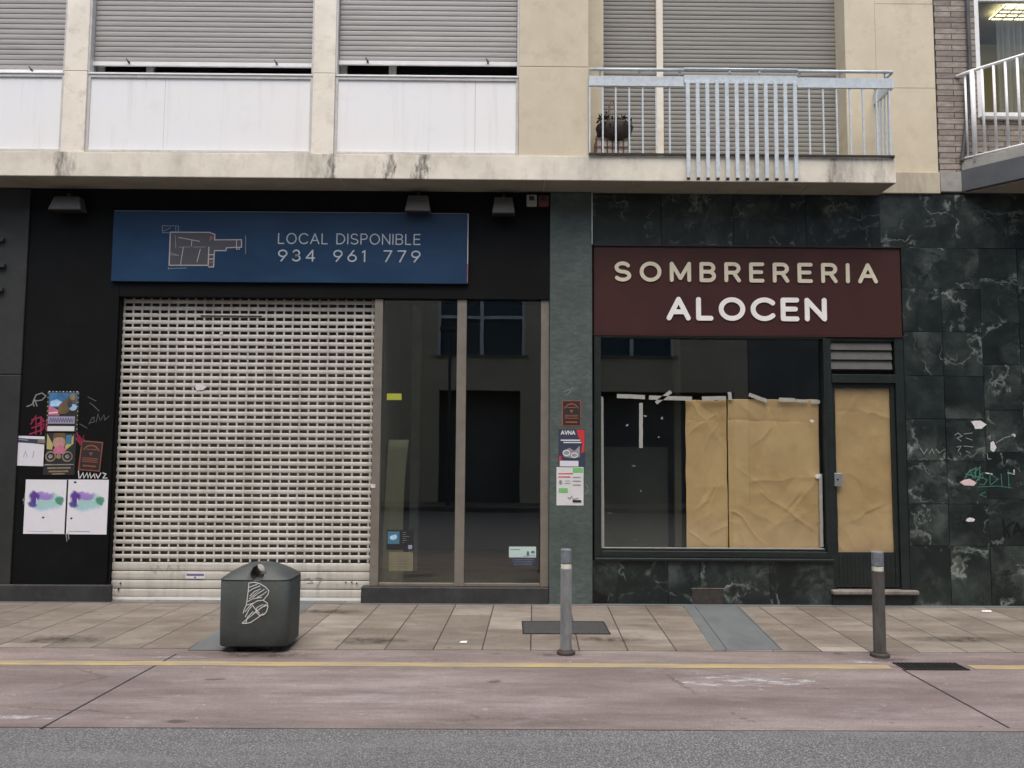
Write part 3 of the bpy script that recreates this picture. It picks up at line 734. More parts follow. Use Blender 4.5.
# ---------------------------------------------------------- ground floor, left shop
x_blk1 = sx(549.5, 300); x_sh0 = sx(112.5, 440); x_sh1 = sx(372, 440, .05)
z_head = sz(330, 298); ztop = ZS0 - .008
x_left = sx(22, 380)
mb = MB()
mb.box(x_left, x_sh0, 0, .35, .0, ztop, 'black_paint')
mb.box(x_sh0 + .001, x_blk1, 0, .35, z_head, ztop, 'black_paint')
o = mb.build('black_wall', bld, bevel=.004); tag(o, 'matt black painted shopfront wall'); blackwall = o
mb = MB(); mb.box(sx(-8, 592), sx(113, 592), -.05, -.001, .001, sz(60, 585, -.05), 'dark_base'); mb.build('wall_plinth', bld, bevel=.01)
mb = MB(); x_col0, x_col1 = x_blk1 + .002, sx(592, 400)
mb.box(x_col0, x_col1, -.03, .35, .0, ztop - .002, 'green_stone'); colm = mb.build('stone_pier', bld, bevel=.005); tag(colm, 'weathered green stone pier')
mb = MB(); mb.box(x_col1 - .006, x_col1 + .004, -.045, -.031, sz(592, 245), ztop - .003, 'steel'); mb.build('conduit', bld)
# shutter
sh = bpy.data.objects.new('roller_shutter', None); C.objects.link(sh); sh.parent = bld; sh.location = ((x_sh0 + x_sh1) / 2, .12, 0); sh.empty_display_size = .1
tag(sh, 'pale metal security shutter pierced with rows of small slots')
YS = .10
zrow_top = z_head + .05; zsolid = sz(240, 562, YS)
pitch = (sz(240, 300, YS) - zsolid) / 37.0
x0, x1 = x_sh0 + .005, x_sh1 + .05
npx = 29; pw = (x1 - x0) / npx
mb = MB()
z = zsolid; row = 0
hole_h = pitch * .42
while z < zrow_top:
    # solid lath, convex
    zz0, zz1 = z + hole_h, z + pitch
    mb.box(x0, x1, YS, YS + .004, z - .001, z + .006, 'shutter_metal') if False else None
    v = []; prof = [(0, .002), (.10, -.004), (.35, -.006), (.65, -.006), (.9, -.004), (1, .002)]
    nsx = 16
    sag = [(noise.noise((q * .5, row * .35, 1)) * .0045, noise.noise((q * .6, row * .8, 5)) * .0016) for q in range(nsx + 1)]
    for t, d in prof:
        for q in range(nsx + 1): v.append((x0 + (x1 - x0) * q / nsx, YS + d + sag[q][0], zz0 + t * (zz1 - zz0) + sag[q][1]))
    mb.poly(v, [(k * (nsx + 1) + q, k * (nsx + 1) + q + 1, (k + 1) * (nsx + 1) + q + 1, (k + 1) * (nsx + 1) + q) for k in range(5) for q in range(nsx)], 'shutter_metal')
    off = (0 if row % 2 == 0 else -.03) * pw + random.uniform(-.04, .04) * pw + .14 * pw
    xx = x0 - pw + off
    for i in range(npx + 2):
        a = max(x0, xx); b = min(x1, xx + pw * .19)
        if b > a: mb.box(a, b, YS - .003, YS + .006, z - .001, z + hole_h + .001, 'shutter_metal')
        xx += pw
    z += pitch; row += 1
cur = mb.build('curtain', sh, recalc=False)
mb = MB(); zz = zsolid - .002
n = 4; h = (zz - .03) / n
for i in range(n):
    a, b = .03 + i * h, .03 + (i + 1) * h - .006
    v = []
    for t, d in [(0, .004), (.06, -.004), (.3, -.007), (.7, -.007), (.94, -.004), (1, .004)]: v += [(x0, YS + d, a + t * (b - a)), (x1, YS + d, a + t * (b - a))]
    mb.poly(v, [(2 * k, 2 * k + 1, 2 * k + 3, 2 * k + 2) for k in range(5)], 'shutter_metal')
mb.box(x0, x1, YS - .012, YS + .02, .004, .029, 'blind_bar'); mb.box(x0, x1, YS + .007, YS + .012, .03, zz, 'gap_dark')
bb = mb.build('solid_laths', sh, recalc=False)
mb = MB(); a, b = S(186, 573, YS), S(205, 578.5, YS); mb.box(a[0], b[0], YS - .0095, YS - .008, b[1], a[1], 'paper_white'); mb.box(a[0] + .01, b[0] - .01, YS - .0105, YS - .0096, b[1] + .03, a[1] - .006, 'sticker_violet'); mb.box((a[0] + b[0]) / 2 - .01, (a[0] + b[0]) / 2 + .01, YS - .011, YS - .0096, b[1] + .004, b[1] + .022, 'sticker_violet')
tag(mb.build('sticker'), 'small white and violet sticker on the solid bottom of the metal shutter', 'sticker')
mb = MB()
for p in ((119, 589), (121, 583), (346, 582), (352, 582), (357, 583)): 
    a = S(p[0], p[1], YS); mb = MB(); mb.tube([(a[0], YS - .006, a[1]), (a[0], YS - .02, a[1])], .008, 'iron', 8); mb.build('bolt', sh)
scribble(bb, [[(150, 566), (155, 573), (158, 565), (162, 572)], [(166, 571), (169, 565), (173, 571)], [(178, 565), (180, 572)]], YS - .009, .006, 'stone_grey'); scribble(bb, [[(303, 580), (309, 578), (313, 583), (307, 583)], [(316, 578), (322, 578), (317, 587)]], YS - .009, .007, 'paint_grey')
mb = MB(); mb.box(x_sh0 + .002, x_sh0 + .012, .03, YS + .03, .002, z_head, 'black_paint'); mb.build('guide', sh)
# torn scraps and stripes on the shutter
def scrap(px, py, w, h, m, Y, label, seed, name='paper_scrap', cat='paper scrap'):
    x, z = S(px, py, Y); rq = random.Random(seed); n = rq.choice((6, 7, 8)); v = []
    for k in range(n):
        a = 2 * math.pi * (k + rq.uniform(-.3, .3)) / n; r = rq.uniform(.62, 1.1)
        v.append((x + w / 2 * math.cos(a) * r * 1.15, Y, z + h / 2 * math.sin(a) * r * 1.15))
    mb = MB(); vv = v + [(a, b + .002, c) for a, b, c in v]
    mb.poly(vv, [tuple(range(n)), tuple(range(n, 2 * n))] + [(i, (i + 1) % n, n + (i + 1) % n, n + i) for i in range(n)], m)
    tag(mb.build(name), label, cat)
scrap(200, 387, .13, .07, 'scrap_white', YS - .012, 'torn white sticker remnant in the middle of the pierced metal shutter', 1)
scrap(221, 333, .05, .03, 'scrap_white', YS - .012, 'tiny white sticker crumb high on the pierced metal shutter', 2)
mb = MB(); a, b = S(201, 316, YS), S(262, 316, YS); mb.box(a[0], b[0], YS - .013, YS - .009, a[1] - .006, a[1] + .006, 'iron'); mb.build('slot_strip', sh)

# shop window left
YW = .05
def fx(p, y=440): return sx(p, y, YW)
zf0 = sz(460, 586, YW); zf1 = z_head
xs = [(372.5, 381), (456, 465.5), (540.5, 549)]
win = bpy.data.objects.new('shop_window', None); C.objects.link(win); win.parent = bld; win.location = (fx(460), YW, 0); win.empty_display_size = .1
tag(win, 'tall two-pane shop window in a taupe metal frame')
for a, b in xs:
    mb = MB(); mb.box(fx(a), fx(b) if b < 549 else x_blk1 - .001, YW - .03, YW + .05, zf0, zf1 - .002, 'frame_taupe'); mb.build('frame_post', win, bevel=.004)
mb = MB(); mb.box(fx(381) + .001, fx(456) - .001, YW - .01, YW + .05, zf0, zf0 + .03, 'frame_taupe'); mb.box(fx(465.5) + .001, fx(540.5) - .001, YW - .01, YW + .05, zf0, zf0 + .03, 'frame_taupe'); mb.build('frame_sill', win, bevel=.003)
for a, b in ((381, 456), (465.5, 540.5)):
    mb = MB(); mb.box(fx(a) + .002, fx(b) - .002, YW + .015, YW + .025, zf0 + .03, zf1 - .003, 'glass'); mb.build('pane', win)
mb = MB(); mb.box(sx(361, 592, -.03), x_blk1 - .002, -.04, .12, .001, zf0 - .002, 'dark_base'); mb.build('plinth', win, bevel=.008)
mb = MB(); a = S(373, 486, YW - .03); mb.box(a[0] - .02, a[0] + .025, YW - .036, YW - .031, a[1] - .02, a[1] + .02, 'scrap_white'); tag(mb.build('sticker'), 'tiny white square sticker on the taupe post beside the metal shutter', 'sticker')

# shop interior (left)
ix0, ix1 = x_left, x_col0
mb = MB()
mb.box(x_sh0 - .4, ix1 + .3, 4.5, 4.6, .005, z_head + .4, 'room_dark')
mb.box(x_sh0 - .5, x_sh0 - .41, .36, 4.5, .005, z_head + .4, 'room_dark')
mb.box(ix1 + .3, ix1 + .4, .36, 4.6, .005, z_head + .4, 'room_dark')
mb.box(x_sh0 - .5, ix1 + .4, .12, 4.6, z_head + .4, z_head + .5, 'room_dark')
mb.box(x_sh0 + .0, x_sh1 + .03, .36, .42, .005, z_head + .4, 'room_wall')
mb.box(x_sh1 + .03, x_sh1 + .10, .11, 1.6, .005, z_head + .4, 'room_wall')
mb.build('interior_wall', bld)
mb = MB(); mb.box(x_sh0 - .5, ix1 + .4, .13, 4.5, .002, .006, 'room_floor'); mb.build('interior_floor', bld)
mb = MB(); x = sx(416, 420, 2.4); mb.box(x - .06, x + .06, 2.3, 2.5, .008, z_head + .39, 'stone_grey'); mb.build('interior_pillar', bld)
# leaning sheet behind the pane
mb = MB(); n = 14; v = []
for i in range(n + 1):
    t = i / n; px = 377.5 + 3.0 * math.sin(t * 3.1) * -1 + 5 * (1 - t) * t
    a = S(381 + 8 * (t ** 3), 583 - t * 135, .35)
    v += [(a[0] - .02 + .04 * math.sin(t * 3), .30 + .12 * t, .02 + t * 1.72), (a[0] + .10 - .03 * t, .42 + .12 * t, .02 + t * 1.72), (a[0] + .24 - .04 * t, .44 + .10 * t, .02 + t * 1.72)]
mb.poly(v, [(3 * i + k, 3 * i + k + 1, 3 * i + 4 + k, 3 * i + 3 + k) for i in range(n) for k in (0, 1)], 'ply')
o = mb.build('cardboard_sheet', smooth=True); so = o.modifiers.new('s', 'SOLIDIFY'); so.thickness = .006
tag(o, 'tall pale sheet leaning inside the shop behind the left glass pane', 'board')
mb = MB(); mb.obox((sx(383, 560, .5), .40, .03), (sx(430, 560, .6), .75, .03), .28, .02, 'ply'); tag(mb.build('floor_board'), 'pale board lying on the shop floor behind the left pane', 'board')

# stickers on glass
YG = YW + .013
def sticker(px0, py0, px1, py1, m, label, prints=(), Y=None, name='sticker', cat='sticker', rot=0, th=.002):
    Y = YG if Y is None else Y
    (ax, az), (bx_, bz) = S(px0, py0, Y), S(px1, py1, Y)
    cx, cz = (ax + bx_) / 2, (az + bz) / 2; W, H = bx_ - ax, az - bz
    mb = MB()
    def T(u, v, d):
        c, s_ = math.cos(rot), math.sin(rot); x = (u - .5) * W; z = (v - .5) * H
        return (cx + x * c - z * s_, Y - d, cz + x * s_ + z * c)
    def quad(u0, v0, u1, v1, d0, d1, m):
        P = [T(u0, v0, d1), T(u1, v0, d1), T(u1, v1, d1), T(u0, v1, d1), T(u0, v0, d0), T(u1, v0, d0), T(u1, v1, d0), T(u0, v1, d0)]
        uvm = lambda p: (((p[0] - cx) / W) + .5, ((p[2] - cz) / H) + .5)
        mb.poly(P, [(0, 1, 2, 3), (4, 7, 6, 5), (0, 4, 5, 1), (1, 5, 6, 2), (2, 6, 7, 3), (3, 7, 4, 0)], m, uvm)
    quad(0, 0, 1, 1, 0, th, m)
    for i, p in enumerate(prints):
        d = th + .0004 * (1 + i % 12) 
        if p[0] == 'r': quad(p[1], p[2], p[3], p[4], th + .0001, d, p[5])
        elif p[0] == 'e':   # ellipse
            _, cu, cv, ru, rv, mm = p[:6]; n = 20
            ring = [T(cu + ru * math.cos(2 * math.pi * k / n), cv + rv * math.sin(2 * math.pi * k / n), d) for k in range(n)]; mb.face(ring, mm)
        elif p[0] == 'o':
            _, cu, cv, ru, rv, w, mm = p; mb.stroke([(cu + ru * math.cos(2 * math.pi * k / 24), cv + rv * math.sin(2 * math.pi * k / 24)) for k in range(24)], w, T, mm, .0004, d - .0004, True)
        elif p[0] == 'p': mb.face([T(a, b, d) for a, b in p[1]], p[2])
        elif p[0] == 's': mb.stroke(p[1], p[2], T, p[3], .0004, d - .0004)
        elif p[0] == 't':
            _, txt, u0, v0, u1, v1, w, mm = p; st, tot = text_strokes(txt, .25, .5)
            for q, (pp, cl) in enumerate(st):
                mb.stroke([(u0 + a / tot * (u1 - u0), v0 + b * (v1 - v0)) for a, b in pp], w, T, mm, .0004, d - .0004 + .00005 * (q % 5), cl)
    return tag(mb.build(name), label, cat)
sticker(387, 393.5, 401.5, 400, 'sticker_yellow', 'small yellow sticker on the left pane of the taupe-framed shop window', [('s', [(.15 + .07 * k, .35 + .3 * (k % 2)) for k in range(11)], .05, 'p_green')])
lines = [('s', [(.60, .88 - .1 * k), (.60 + .3 * random.random(), .88 - .1 * k)], .02, 'plan_line_dim') for k in range(6)]
sticker(387, 530, 413.5, 550, 'p_black', 'dark opening-hours sticker with a blue square low on the left pane', [('r', .03, .30, .47, .93, 'p_teal'), ('e', .24, .62, .13, .12, 'p_sky'), ('e', .30, .68, .08, .10, 'p_sky'), ('r', .80, .05, .95, .25, 'p_lilac')] + lines)
sticker(389, 552, 413, 571, 'ply', 'faded pale notice under the dark sticker on the left pane', [('s', [(.1, .85 - .14 * k), (.85, .85 - .14 * k)], .02, 'frame_taupe') for k in range(5)])
sticker(509, 546.5, 536, 557.5, 'sticker_pale', 'pale green-white printed sticker low on the right glass pane', [('s', [(.08, .72), (.38, .72)], .06, 'p_teal'), ('e', .70, .35, .05, .25, 'p_teal'), ('e', .88, .5, .07, .12, 'p_teal'), ('s', [(.55, .12), (.95, .18)], .03, 'p_teal')])
sticker(511, 558, 535, 566.5, 'p_navy', 'dark blue sticker with fine text just beneath the pale one', [('s', [(.06 + .03 * k, .85 - .22 * k), (.94 - .03 * k, .85 - .22 * k)], .04, 'p_grey') for k in range(4)])

# ---------------------------------------------------------- ground floor, right shop
xm_ = x_col1 + .002; xR = bx1 + 6
mw = MB()
def tile(x0, x1, z0, z1, y=0.0, mbx=None):
    mbx = mbx or mw; g = random.choice((.0010, .0024, .0034)); ox, oy = random.uniform(0, 40), random.uniform(0, 40); a = random.choice((0, 1, 2, 3)) * math.pi / 2 + random.uniform(-.2, .2)
    c, s_ = math.cos(a), math.sin(a)
    mbx.box(x0 + g, x1 - g, y + random.uniform(0, .0015), y + .03, z0 + g, z1 - g, 'marble', lambda p: (ox + p[0] * c - p[2] * s_, oy + p[0] * s_ + p[2] * c))
xs0, xs1 = sx(593.5, 290, 0), sx(902, 290, 0)
zs0, zs1 = sz(740, 335.5), sz(740, 246.5)
# band above the sign
cols = [xm_] + [sx(p, 220) for p in (661, 733, 806, 880, 955, 1030, 1105, 1180, 1255, 1330)]
for a, b in zip(cols[:-1], cols[1:]): tile(a, b, zs1, zbot - .003 if a > xe - .31 else ztop - .002)
# right part
xc = [xs1, sx(944, 380), sx(983.5, 380)]
rows = [zs1] + [sz(960, p) for p in (289, 332, 376, 419, 461, 504, 546)] + [.0]
for i in range(len(rows) - 1):
    z1_, z0_ = rows[i], rows[i + 1]
    if i == 0: tile(xc[0], xc[2], z0_, z1_)
    elif i == len(rows) - 2:
        x_door_r = sx(909, 560); tile(xs1 + .02, xc[1], z0_, z1_); tile(xc[1], xc[2], z0_, z1_)
    else:
        tile(xc[0], xc[1], z0_, z1_); tile(xc[1], xc[2], z0_, z1_)
xx = xc[2]; ci = 0
while xx < xR:
    wdt = .42 if ci % 2 == 0 else .58
    off = (.0, -.17, -.08)[ci % 3] * 2
    zz = zs1
    rr = [zs1]; 
    while rr[-1] > .3: rr.append(rr[-1] - (.33 if len(rr) == 1 and ci % 2 == 0 else random.choice((.46, .50, .60))))
    rr[-1] = 0
    for a, b in zip(rr[1:], rr[:-1]): tile(xx, min(xx + wdt, xR), a, b)
    xx += wdt; ci += 1
mwo = mw.build('marble_cladding', bld, recalc=True); tag(mwo, 'dark green marble tiles with pale veins')
# backing wall
mb = MB()
mb.box(xm_, xR, .031, .30, zs1 + .001, ztop - .004, 'grout'); mb.box(xs1, xR, .031, .30, .0, zs1, 'grout')
mb.build('backing_wall', bld)
# shop sign
sg = thing('shop_sign', 'dark red shop sign with raised cream lettering SOMBRERERIA ALOCEN', 'sign', ((xs0 + xs1) / 2, .0, zs0))
mb = MB(); mb.box(xs0 + .004, xs1 - .005, .012, .10, zs0 + .004, zs1 - .004, 'oxblood'); mb.build('panel', sg, bevel=.004)
mb = MB(); f_ = .016
mb.box(xs0 + .001, xs1 - .003, -.006, .03, zs0 - .010, zs0 + .003, 'oxblood'); mb.box(xs0 + .001, xs1 - .003, -.004, .03, zs1 - .004, zs1 + .012, 'green_black')
mb.build('trim', sg)
mb = MB(); a, b = S(614, 283, .01), S(877, 262, .01)
write(mb, 'SOMBRERERIA', a[0], b[0], sz(740, 282.5, .01), sz(740, 262.5, .01), 0.011, .041, 'cream_letters', .60, .6, .010)
mb.build('lettering', sg)
mb = MB(); write(mb, 'ALOCEN', sx(666.5, 310, .01), sx(826.5, 310, .01), sz(748, 321, .01), sz(748, 297.5, .01), 0.011, .053, 'pale_letters', .42, .6, .010)
mb.build('lettering', sg)
# display window
YD = .07
dx0, dx1 = sx(594, 450, .02), sx(828, 450, .02)
dz0, dz1 = sz(710, 557.5, .02), zs0 - .012
gx0_, gx1_ = sx(600.5, 450, YD), sx(823, 450, YD); gz0, gz1 = sz(710, 550.5, YD), sz(710, 339, YD)
dw = bpy.data.objects.new('display_window', None); C.objects.link(dw); dw.parent = bld; dw.location = ((dx0 + dx1) / 2, YD, dz0); dw.empty_display_size = .1
tag(dw, 'wide display window in a dark green-black frame partly covered with brown paper')
mb = MB(); mb.box(dx0, gx0_, .0, YD + .05, dz0, dz1, 'green_black'); mb.box(gx1_, dx1, .0, YD + .05, dz0, dz1, 'green_black')
mb.box(gx0_ + .001, gx1_ - .001, .0, YD + .05, dz0, gz0, 'green_black'); mb.box(gx0_ + .001, gx1_ - .001, .0, YD + .05, gz1, dz1, 'green_black')
mb.box(gx0_, gx1_, YD - .03, YD - .005, gz0 + .001, gz0 + .022, 'green_black'); mb.build('frame', dw, bevel=.006)
mb = MB(); mb.box(gx0_ + .001, gx0_ + .012, YD - .02, YD + .002, gz0 + .02, sz(600, 396), 'tape'); mb.box(gx0_ + .02, gx1_ - .02, YD - .031, YD - .006, gz0 + .0225, gz0 + .031, 'tape'); mb.build('bead', dw)
mb = MB(); mb.box(gx0_, gx1_, YD, YD + .008, gz0 + .02, gz1, 'glass'); mb.build('pane', dw)
mb = MB(); mb.box(dx0 + .0, dx1 + .02, -.035, .03, dz0 - .035, dz0 - .003, 'green_black'); mb.build('sill', dw, bevel=.008)
# marble under window
us = MB(); cx_ = [xm_] + [sx(p, 580) for p in (618, 668, 700, 770)] + [dx1 + .02]
for a, b in zip(cx_[:-1], cx_[1:]): tile(a, b, 0.0, dz0 - .037, 0, us)
o = us.build('marble_base', bld); 
mb = MB(); mb.box(xm_, dx1 + .02, .031, .25, 0, dz0 - .038, 'green_black'); mb.build('backing_wall', bld)
a, b = S(692, 586, -.002), S(724, 602, -.002)
mb = MB(); mb.box(a[0], b[0], -.005, -.001, .004, a[1] - .03, 'rust_base'); mb.box(a[0] - .01, b[0] + .01, -.007, -.001, a[1] - .027, a[1] - .021, 'threshold'); mb.build('floor_vent', bld)
a, b = S(592.5, 590, -.003), S(607, 602, -.003)
mb = MB(); mb.face([(a[0], -.004, .003), (b[0] + .0, -.004, .003), (b[0] + .01, -.004, .09), (b[0] - .05, -.004, .10), (a[0] + .03, -.004, .15), (a[0], -.004, .16)], 'paint_black'); mb.build('hole', bld)
# door
door = bpy.data.objects.new('shop_door', None); C.objects.link(door); door.parent = bld; door.location = (sx(865, 560), .03, 0); door.empty_display_size = .1
tag(door, 'narrow dark shop door with its glass papered over in brown')
px_ = lambda p, y=470, Y=.03: sx(p, y, Y)
jx0, jx1 = dx1 + .001, sx(907, 460)
mb = MB(); yy = .005
dl0, dl1 = px_(833), px_(897)
zbr0, zbr1 = sz(862, 383), sz(862, 374.5); zv0, zv1 = sz(862, 370), sz(862, 341)
zk = sz(865, 588)
mb.box(jx0, dl0 - .002, yy, .14, .0, dz1, 'green_black'); mb.box(dl1 + .002, jx1 + .0, yy, .14, .0, dz1, 'green_black')
mb.box(dl0 - .001, dl1 + .001, yy - .01, .14, zbr0, zbr1, 'green_black'); mb.box(dl0 - .001, dl1 + .001, yy + .01, .14, zv1, dz1, 'green_black')
mb.box(dl0 - .001, dl1 + .001, .10, .14, zv0 - .04, zv1, 'green_black')
mb.build('door_frame', door, bevel=.004)
mb = MB(); mb.box(dl0 + .0, dl1 - .02, .05, .06, zv0, zv1, 'vent_grey')
k3 = (zv1 - zv0) / 3
for i in range(3):
    z0 = zv0 + i * k3; v = [(dl0, .045, z0 + .004), (dl1 - .02, .045, z0 + .004), (dl1 - .02, .022, z0 + .012), (dl0, .022, z0 + .012), (dl0, .045, z0 + k3 - .004), (dl1 - .02, .045, z0 + k3 - .004)]
    mb.poly(v, [(0, 1, 2, 3), (3, 2, 5, 4)], 'vent_grey')
mb.build('vent', door)
lf0, lf1 = dl0 + .001, dl1 - .001
gl0, gl1 = px_(836.5), px_(893.0); gzl0, gzl1 = sz(862, 552.5, .03), sz(862, 387, .03)
mb = MB(); mb.box(lf0, gl0, .03, .075, zk, zbr0 - .003, 'green_black'); mb.box(gl1, lf1, .03, .075, zk, zbr0 - .003, 'green_black'); mb.box(gl0 + .001, gl1 - .001, .03, .075, gzl1, zbr0 - .003, 'green_black')
mb.box(gl0 + .001, gl1 - .001, .038, .075, zk, gzl0, 'green_black')
n = 14
for i in range(n):
    a = gl0 + .01 + (gl1 - gl0 - .02) * i / n; mb.box(a, a + .018, .033, .039, zk + .03, gzl0 - .03, 'green_black')
mb.build('door_leaf', door, bevel=.003)
mb = MB(); mb.box(gl0, gl1, .045, .050, gzl0, gzl1, 'glass'); mb.build('pane', door)
a = S(838, 479.5, .03); mb = MB(); mb.box(a[0] - .045, a[0] + .045, .012, .029, a[1] - .07, a[1] + .07, 'steel'); mb.box(a[0] - .02, a[0] + .0, .004, .012, a[1] - .01, a[1] + .01, 'iron'); mb.build('lock_plate', door, bevel=.006)
mb = MB(); mb.box(sx(831, 590), sx(917, 590), -.06, .14, zk - .065, zk - .018, 'threshold'); mb.build('threshold', door, bevel=.012)
mb = MB(); mb.box(sx(831, 590) + .01, sx(910, 590), -.02, .14, .0, zk - .067, 'green_black'); mb.build('step', door)
mb = MB(); mb.box(jx1 + .001, xs1 + .05, .002, .03, .0, zs0, 'green_black'); mb.build('door_jamb', door)
# kraft paper
def paper(px0, py0, px1, py1, Y, label, seed, amp=.018, skew=0.0, name='kraft_paper'):
    (ax, az), (bx_, bz) = S(px0, py0, Y), S(px1, py1, Y)
    nx, nz = 90, 150; v = []; W_, H_ = bx_ - ax, az - bz
    rq = random.Random(seed * 13 + 1); cr = []
    anchors = [(0, 1), (1, 1), (.1, .55), (.95, .45), (.5, 1), (1, .1), (.05, .2)]
    for k in range(int(10 + 16 * W_)):
        au, av = rq.choice(anchors); u0 = au + rq.uniform(-.12, .12); v0 = av + rq.uniform(-.15, .15)
        a = rq.uniform(-1.25, -.45) if au < .5 else math.pi - rq.uniform(-1.25, -.45) + math.pi * 2
        a += rq.choice((0, 0, .9)); L = rq.uniform(.25, .85) * H_ * .7
        p0 = Vector((u0 * W_, v0 * H_)); p0 += Vector((math.cos(a), math.sin(a))) * rq.uniform(0, .3)
        cr.append((p0, Vector((math.cos(a), math.sin(a))), L, rq.uniform(.35, 1) * rq.choice((1, 1, -.7)), rq.uniform(.012, .05)))
    cr.append((Vector((0, H_ * .86)), Vector((1, -.02)).normalized(), W_, -.45, .012))
    for j in range(nz + 1):
        for i in range(nx + 1):
            u, w = i / nx, j / nz
            x = ax + W_ * u + skew * (w - .5) + .006 * noise.noise((w * 7, seed, 2)) * (1 if u < .5 else .6)
            z = bz + H_ * w + .010 * noise.noise((u * 6, seed, 9)) * (1 if w > .5 else .3)
            P = Vector((u * W_ + .03 * noise.noise((u * 5, w * 6, seed)), w * H_ + .03 * noise.noise((u * 5, w * 6, seed + 7)))); h = 0
            for p0, d, L, a, sg in cr:
                r = P - p0; t = r.dot(d); tt = min(max(t, 0), L); dd = (r - d * tt).length
                if dd < sg * 5: h += a * amp * .42 * math.exp(-dd / sg) * (1 - .7 * tt / L)
            q = Vector((x * 2, z * 1.6, seed)); h += amp * .5 * noise.noise(q) + amp * .12 * noise.noise(q * 4)
            v.append((x, Y + .012 - h * 1.1, z))
    mb = MB(); mb.poly(v, [(j * (nx + 1) + i, j * (nx + 1) + i + 1, (j + 1) * (nx + 1) + i + 1, (j + 1) * (nx + 1) + i) for j in range(nz) for i in range(nx)], 'kraft')
    o = mb.build(name, smooth=True); so = o.modifiers.new('s', 'SOLIDIFY'); so.thickness = .001; so.offset = 1
    return tag(o, label, 'wrapping paper')
YPp = YD + .022
paper(685.5, 400, 728.6, 549.5, YPp + .012, 'narrow strip of brown paper taped up left of the wide sheet in the display window', 1, .02)
paper(727.6, 399, 822, 552, YPp - .006, 'widest sheet of creased brown paper in the display window beside the door', 2, .03)
paper(834.8, 388, 895.3, 553, .062, 'creased brown paper covering the glass of the narrow shop door', 5, .022, .0)
# tape
def tape(a, b, w, label, Y=YD - .0, m='tape'):
    A, B = S(*a, Y - .004), S(*b, Y - .004); d = Vector((B[0] - A[0], B[1] - A[1])); n = Vector((-d.y, d.x)).normalized() * w / 2
    k = 6; mb = MB(); v = []
    for i in range(k + 1):
        c = Vector(A) + d * i / k; jj = .10 * w * noise.noise((i * 3.1, a[0], 0))
        for sgn in (1, -1):
            p = c + n * sgn + n.normalized() * jj; v.append((p.x, Y - .003, p.y))
    v2 = v + [(x, y + .0022, z) for x, y, z in v]; L = len(v)
    f = [(2 * i, 2 * i + 1, 2 * i + 3, 2 * i + 2) for i in range(k)] + [(L + 2 * i, L + 2 * i + 2, L + 2 * i + 3, L + 2 * i + 1) for i in range(k)]
    mb.poly(v2, f, m); return tag(mb.build('tape_strip'), label, 'tape', 'strips of masking tape on the display window')
tape((602, 397), (603, 548), .03, 'long vertical masking tape strip along the left edge of the display window')
tape((617, 396), (645, 397), .045, 'horizontal masking tape strip nearest the left end of the display window top row')
tape((649, 397.5), (692, 398.5), .045, 'long horizontal masking tape strip crossed by a slanted piece')
tape((656, 403), (671, 391.5), .04, 'short slanted masking tape piece crossing the long horizontal strip')
tape((641, 403), (641, 448), .04, 'vertical masking tape strip hanging alone on the dark glass')
tape((702, 398.5), (726, 398), .045, 'horizontal masking tape piece on top of the narrow brown paper strip')
tape((729.5, 392), (730.5, 400), .04, 'stubby upright masking tape piece above the seam of the brown papers')
tape((749, 394.5), (767, 401), .04, 'slanted masking tape piece above the wide brown paper')
tape((779, 399.5), (795, 400), .042, 'horizontal masking tape piece at the middle right of the wide brown paper top')
tape((796, 400.5), (808, 401), .03, 'small masking tape piece second from the top right corner of the brown paper')
tape((811, 401.5), (820, 402), .035, 'small masking tape piece at the top right corner of the wide brown paper')
tape((820.5, 474), (822, 547), .035, 'vertical masking tape strip down the right edge of the wide brown paper')
for i, (p, q, s_, lb) in enumerate(((812, 421, .05, 'small pale scrap near the upper right of the wide brown paper'), (818, 476, .07, 'pinkish-white paper scrap halfway down the right edge of the wide brown paper'))):
    scrap(p, q, s_, .03 + .02 * i, 'scrap_white', YD - .006, lb, 20 + i)
for i, (p, q, w_, h_) in enumerate(((627, 425, .05, .05), (645, 416, .07, .06), (662, 418, .05, .08), (641, 491, .015, .06), (634, 466, .09, .02), (659, 437, .04, .03), (635, 540, .09, .012), (610, 513, .07, .012))):
    scrap(p, q, w_ * .6, h_ * .5, 'paint_grey', YD - .006, ['greyish glue smear left of the hanging tape on the dark glass', 'glue smear touching the right side of the hanging tape strip', 'glue smear between the hanging tape and the brown paper, upper one', 'thin upright pale scratch on the middle of the dark glass', 'thin slanting smear below the hanging tape strip', 'small glue dot below the upper glue smear right of the hanging tape', 'thin pale scratch near the bottom of the dark glass', 'faint scratch near the lower left of the dark glass'][i], 30 + i, 'glue_smear', 'smear')
# interior right
mb = MB(); rx0, rx1 = xm_ + .01, xs1 + .3
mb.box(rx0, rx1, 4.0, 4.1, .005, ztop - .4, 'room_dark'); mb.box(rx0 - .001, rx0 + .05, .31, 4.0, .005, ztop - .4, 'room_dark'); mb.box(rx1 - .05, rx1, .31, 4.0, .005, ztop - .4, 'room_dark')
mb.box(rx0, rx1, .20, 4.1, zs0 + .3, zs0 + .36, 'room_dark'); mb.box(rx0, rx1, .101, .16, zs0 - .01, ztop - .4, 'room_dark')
mb.box(sx(600, 500, 1.2), sx(668, 500, 1.2), 1.2, 1.3, .008, sz(640, 447, 1.2), 'room_wall')
x = sx(678, 460, 1.0); mb.box(x - .04, x + .04, 1.0, 1.08, .008, zs0 + .2, 'ply')
mb.build('interior_wall', bld)
mb = MB(); mb.box(rx0, rx1, .12, 4.0, .002, .006, 'room_floor'); mb.build('interior_floor', bld)
